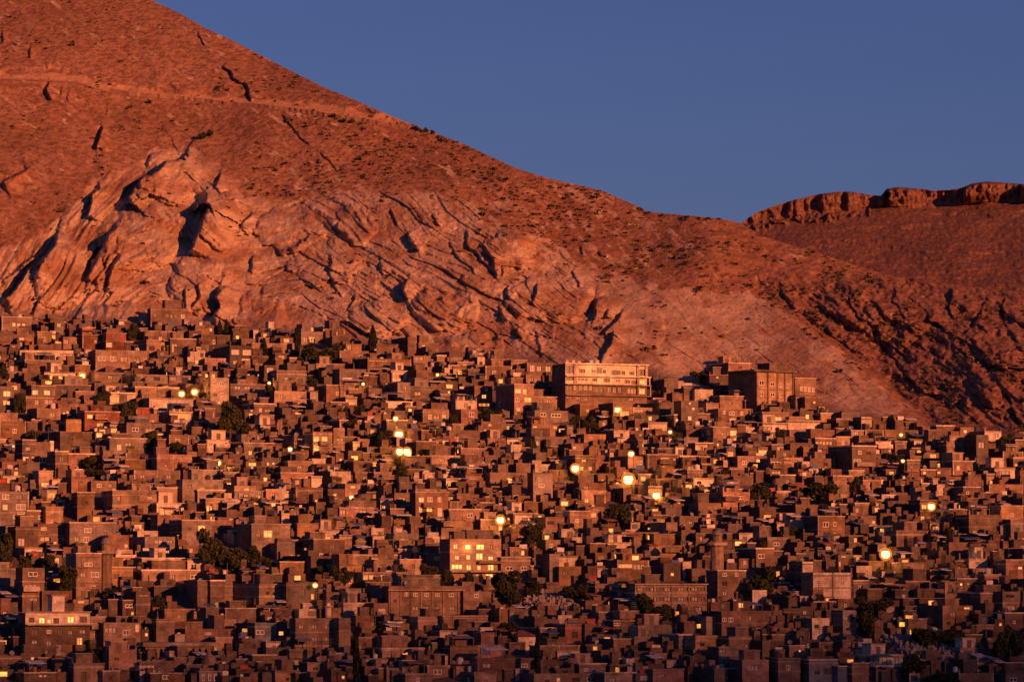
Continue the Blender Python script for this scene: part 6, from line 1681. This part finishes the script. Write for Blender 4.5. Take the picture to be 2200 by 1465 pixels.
for h, w in zip(HOUSES, where):
    if h['kind'] == 'drop': continue
    o = h['root']; o.name = {'house': 'house', 'apartment building': 'apartment_building', 'hut': 'hut'}[h['kind']]
    core = '%s %s' % (CW[h['col']], {'house': 'house' if h['st'] != 2 else 'two-storey house', 'apartment building': '%s-storey block' % NUM[min(h['st'], 9)], 'hut': 'hut'}[h['kind']])
    ex = ''
    if h['lit']: ex = 'with %s lit window%s' % (NUM[min(h['lit'], 12)], 's' if h['lit'] > 1 else '')
    elif h.get('canopy'): ex = 'with %s roof canopy' % h['canopy']
    elif h.get('hut'): ex = 'with a stair hut'
    elif h['nw'] == 0: ex = 'with blank front'
    tag(o, h.get('fix') or clip16(core, ex, w), h['kind'], GROUPS[h['kind']])
# the smallest surveyed houses join the mass of small ones
def kids(o): return [c for c in bpy.data.objects if c.parent == o]
drop = [h for h in HOUSES if h['kind'] == 'drop']
if drop:
    dr = {h['root'].name for h in drop}; par_of = {}
    for o in bpy.data.objects:
        if o.parent: par_of.setdefault(o.parent.name, []).append(o)
    for h in drop:
        st = [h['root']]; allo = []
        while st: q = st.pop(); allo.append(q); st += par_of.get(q.name, [])
        x0, y0, x1, y1 = h['box']; filler(x0, y0, x1, y1, random.Random(int(x0)))
        TANK_SPOTS[:] = [t for t in TANK_SPOTS if t[0] != h['root']]
        for q in allo: bpy.data.objects.remove(q)
tag(FM.build('hillside_houses'), 'mass of smaller flat-roofed houses filling the gaps across the hillside', 'houses', kind='stuff')

# water tanks stand on the roofs
r = random.Random(3); tk = []
for root, loc, rec in TANK_SPOTS:
    th = root.rotation_euler[2]; c_, s_ = math.cos(th), math.sin(th)
    col = r.choice(('white', 'white', 'rusty', 'black'))
    o = mesh_obj('water_tank', TANKS[col], None, (root.location.x + loc[0] * c_ - loc[1] * s_, root.location.y + loc[0] * s_ + loc[1] * c_, root.location.z + loc[2] + .003), r.uniform(0, 3)); s = r.uniform(.8, 1.15); o.scale = (s, s, s)
    x, y = project(*o.location); tk.append((o, col, float(x), float(y)))
for (o, col, x, y), w in zip(tk, place_all([(c, x, y) for _, c, x, y in tk])): tag(o, '%s rooftop water tank, %s' % (col, w), 'water tank', 'water tanks standing on the roofs')
TN = {'b': ('tree', 'dark leafy tree'), 'c': ('cypress', 'slim dark cypress'), 'u': ('bush', 'low dark bush')}
for (o, k, x, y, w_, h_), w in zip(TREE_REC, place_all([(t[1], t[2], t[3]) for t in TREE_REC])):
    tag(o, '%s%s among the houses, %s' % ('big ' if w_ > 7 and k == 'b' else '', TN[k][1], w), TN[k][0], {'b': 'trees among the houses', 'c': 'cypresses among the houses', 'u': 'bushes among the houses'}[k])
LL = ['glowing lamp beside the lit arcade, topmost on the left', 'left one of the pair of glowing lamps, upper left', 'right one of the pair of glowing lamps, upper left', 'bright lamp just above the twin lamps, left of centre',
 'left one of the twin bright street lamps', 'right one of the twin bright street lamps', 'bright round lamp by a brown block, right of centre', 'biggest and brightest street lamp, right of centre', 'bright lamp below right of the brightest lamp',
 'lamp on a house front below the white terraced building', 'lamp just above the brightest lamp', 'bright lamp over a lit window above the brightly lit block', 'lamp on a narrow brown block on the far right', 'lone bright lamp in the dark lower right',
 'lamp over a long lit strip, mid left', 'small dim lamp right of the mid-left strip lamp', 'small lamp left of the two-storey lit house in the middle', 'lamp two above the twin street lamps', 'small lamp on a roof above the plain shuttered block',
 'small lamp near the foot of the spur', 'small lamp just below the spur-foot lamp', 'small lamp near the top centre of the town', 'small lamp upper left of centre', 'small lamp right of the terraced building', 'lamp glowing at a window of the brightly lit block', 'small lamp near the top of the town, left']
for (o, x, y, g), L in zip(LAMP_REC, LL): tag(o, L, 'street lamp', 'street lamps glowing in the town')
for (o, x, y), w in zip(POLE_REC, place_all([('p', p[1], p[2]) for p in POLE_REC])): tag(o, 'thin dark utility pole, ' + w, 'utility pole', 'utility poles in the town')

# ---------------------------------------------------------------- the mountain road, its wall, and the bushes along it
xs = np.arange(230, 906, 6.0); mbr = MB(); P0 = []
for x in xs:
    y = float(ROAD(x)) + .5; a, b_, c_, D = hill_point(np.array([x]), np.array([y])); P0.append((float(a[0]), float(b_[0]), float(c_[0])))
P0 = [(P0[i][0], sum(p[1] for p in P0[max(0, i - 3):i + 4]) / len(P0[max(0, i - 3):i + 4]) - .9, sum(p[2] for p in P0[max(0, i - 3):i + 4]) / len(P0[max(0, i - 3):i + 4])) for i in range(len(P0))]
mbr = MB(); mw = MB(); M['kerb'] = plain('earthy_stone_kerb', (.30, .18, .115))
for p, q in zip(P0[:-1], P0[1:]):
    mbr.quad([(p[0], p[1] - .2, p[2] + .25), (q[0], q[1] - .2, q[2] + .25), (q[0], q[1] + 4.2, q[2] + .25), (p[0], p[1] + 4.2, p[2] + .25)], M['asphalt'])
    mw.quad([(p[0], p[1] - .3, p[2] - .6), (q[0], q[1] - .3, q[2] - .6), (q[0], q[1] - .3, q[2] + .75), (p[0], p[1] - .3, p[2] + .75)], M['kerb']); mw.quad([(p[0], p[1] - .3, p[2] + .75), (q[0], q[1] - .3, q[2] + .75), (q[0], q[1] - .05, q[2] + .75), (p[0], p[1] - .05, p[2] + .75)], M['trim'])
    mw.quad([(p[0], p[1] - .05, p[2] + .75), (q[0], q[1] - .05, q[2] + .75), (q[0], q[1] - .05, q[2] - .6), (p[0], p[1] - .05, p[2] - .6)], M['kerb'])
tag(mbr.build('road'), kind='structure')
tag(mw.build('roadside_wall'), 'low pale kerb wall along the outer edge of the mountain road', 'wall')
rb = random.Random(4)
for i, (x, y, s) in enumerate([(886, 272, 1.5), (893, 276, 1.7), (900, 279, 1.6), (906, 281, 1.1), (915, 282, 2.0), (929, 287, 1.8), (941, 294, 1.2), (950, 297, 1.0), (960, 302, .9), (975, 306, 1.0), (672, 240, 1.2), (717, 250, 1.3), (635, 236, 1.1), (853, 268, 1.1), (497, 222, 1.4),
                               (434, 298, 2.2), (453, 290, 2.0), (322, 219, 1.3), (740, 260, 1.4), (757, 262, 1.3)]):
    s *= .65 if i < 10 else .9
    a, b_, c_, D = hill_point(np.array([x]), np.array([float(y) + 3])); o = empty('bush', (float(a[0]), float(b_[0]) - .2, float(c_[0])), rb.uniform(0, 6))
    q = mesh_obj('crown', rb.choice(CROWNS['u']), o, (0, 0, -.2)); q.scale = (s * 1.5, s * 1.3, s * 1.3); q = mesh_obj('stem', rb.choice(TRUNKS), o); q.scale = (s * 1.2, s * 1.2, s)
    tag(o, ('small dark bush on the skyline ridge, %s from the left' % (['first', 'second', 'third', 'fourth', 'fifth', 'sixth', 'seventh', 'eighth', 'ninth', 'tenth'] + [''] * 20)[i] if i < 10 else
            'small dark bush on the bank along the mountain road') if i not in (15, 16) else ('left one of two round bushes on the bare slope' if i == 15 else 'right one of two round bushes on the bare slope'), 'bush', 'bushes along the mountain road')
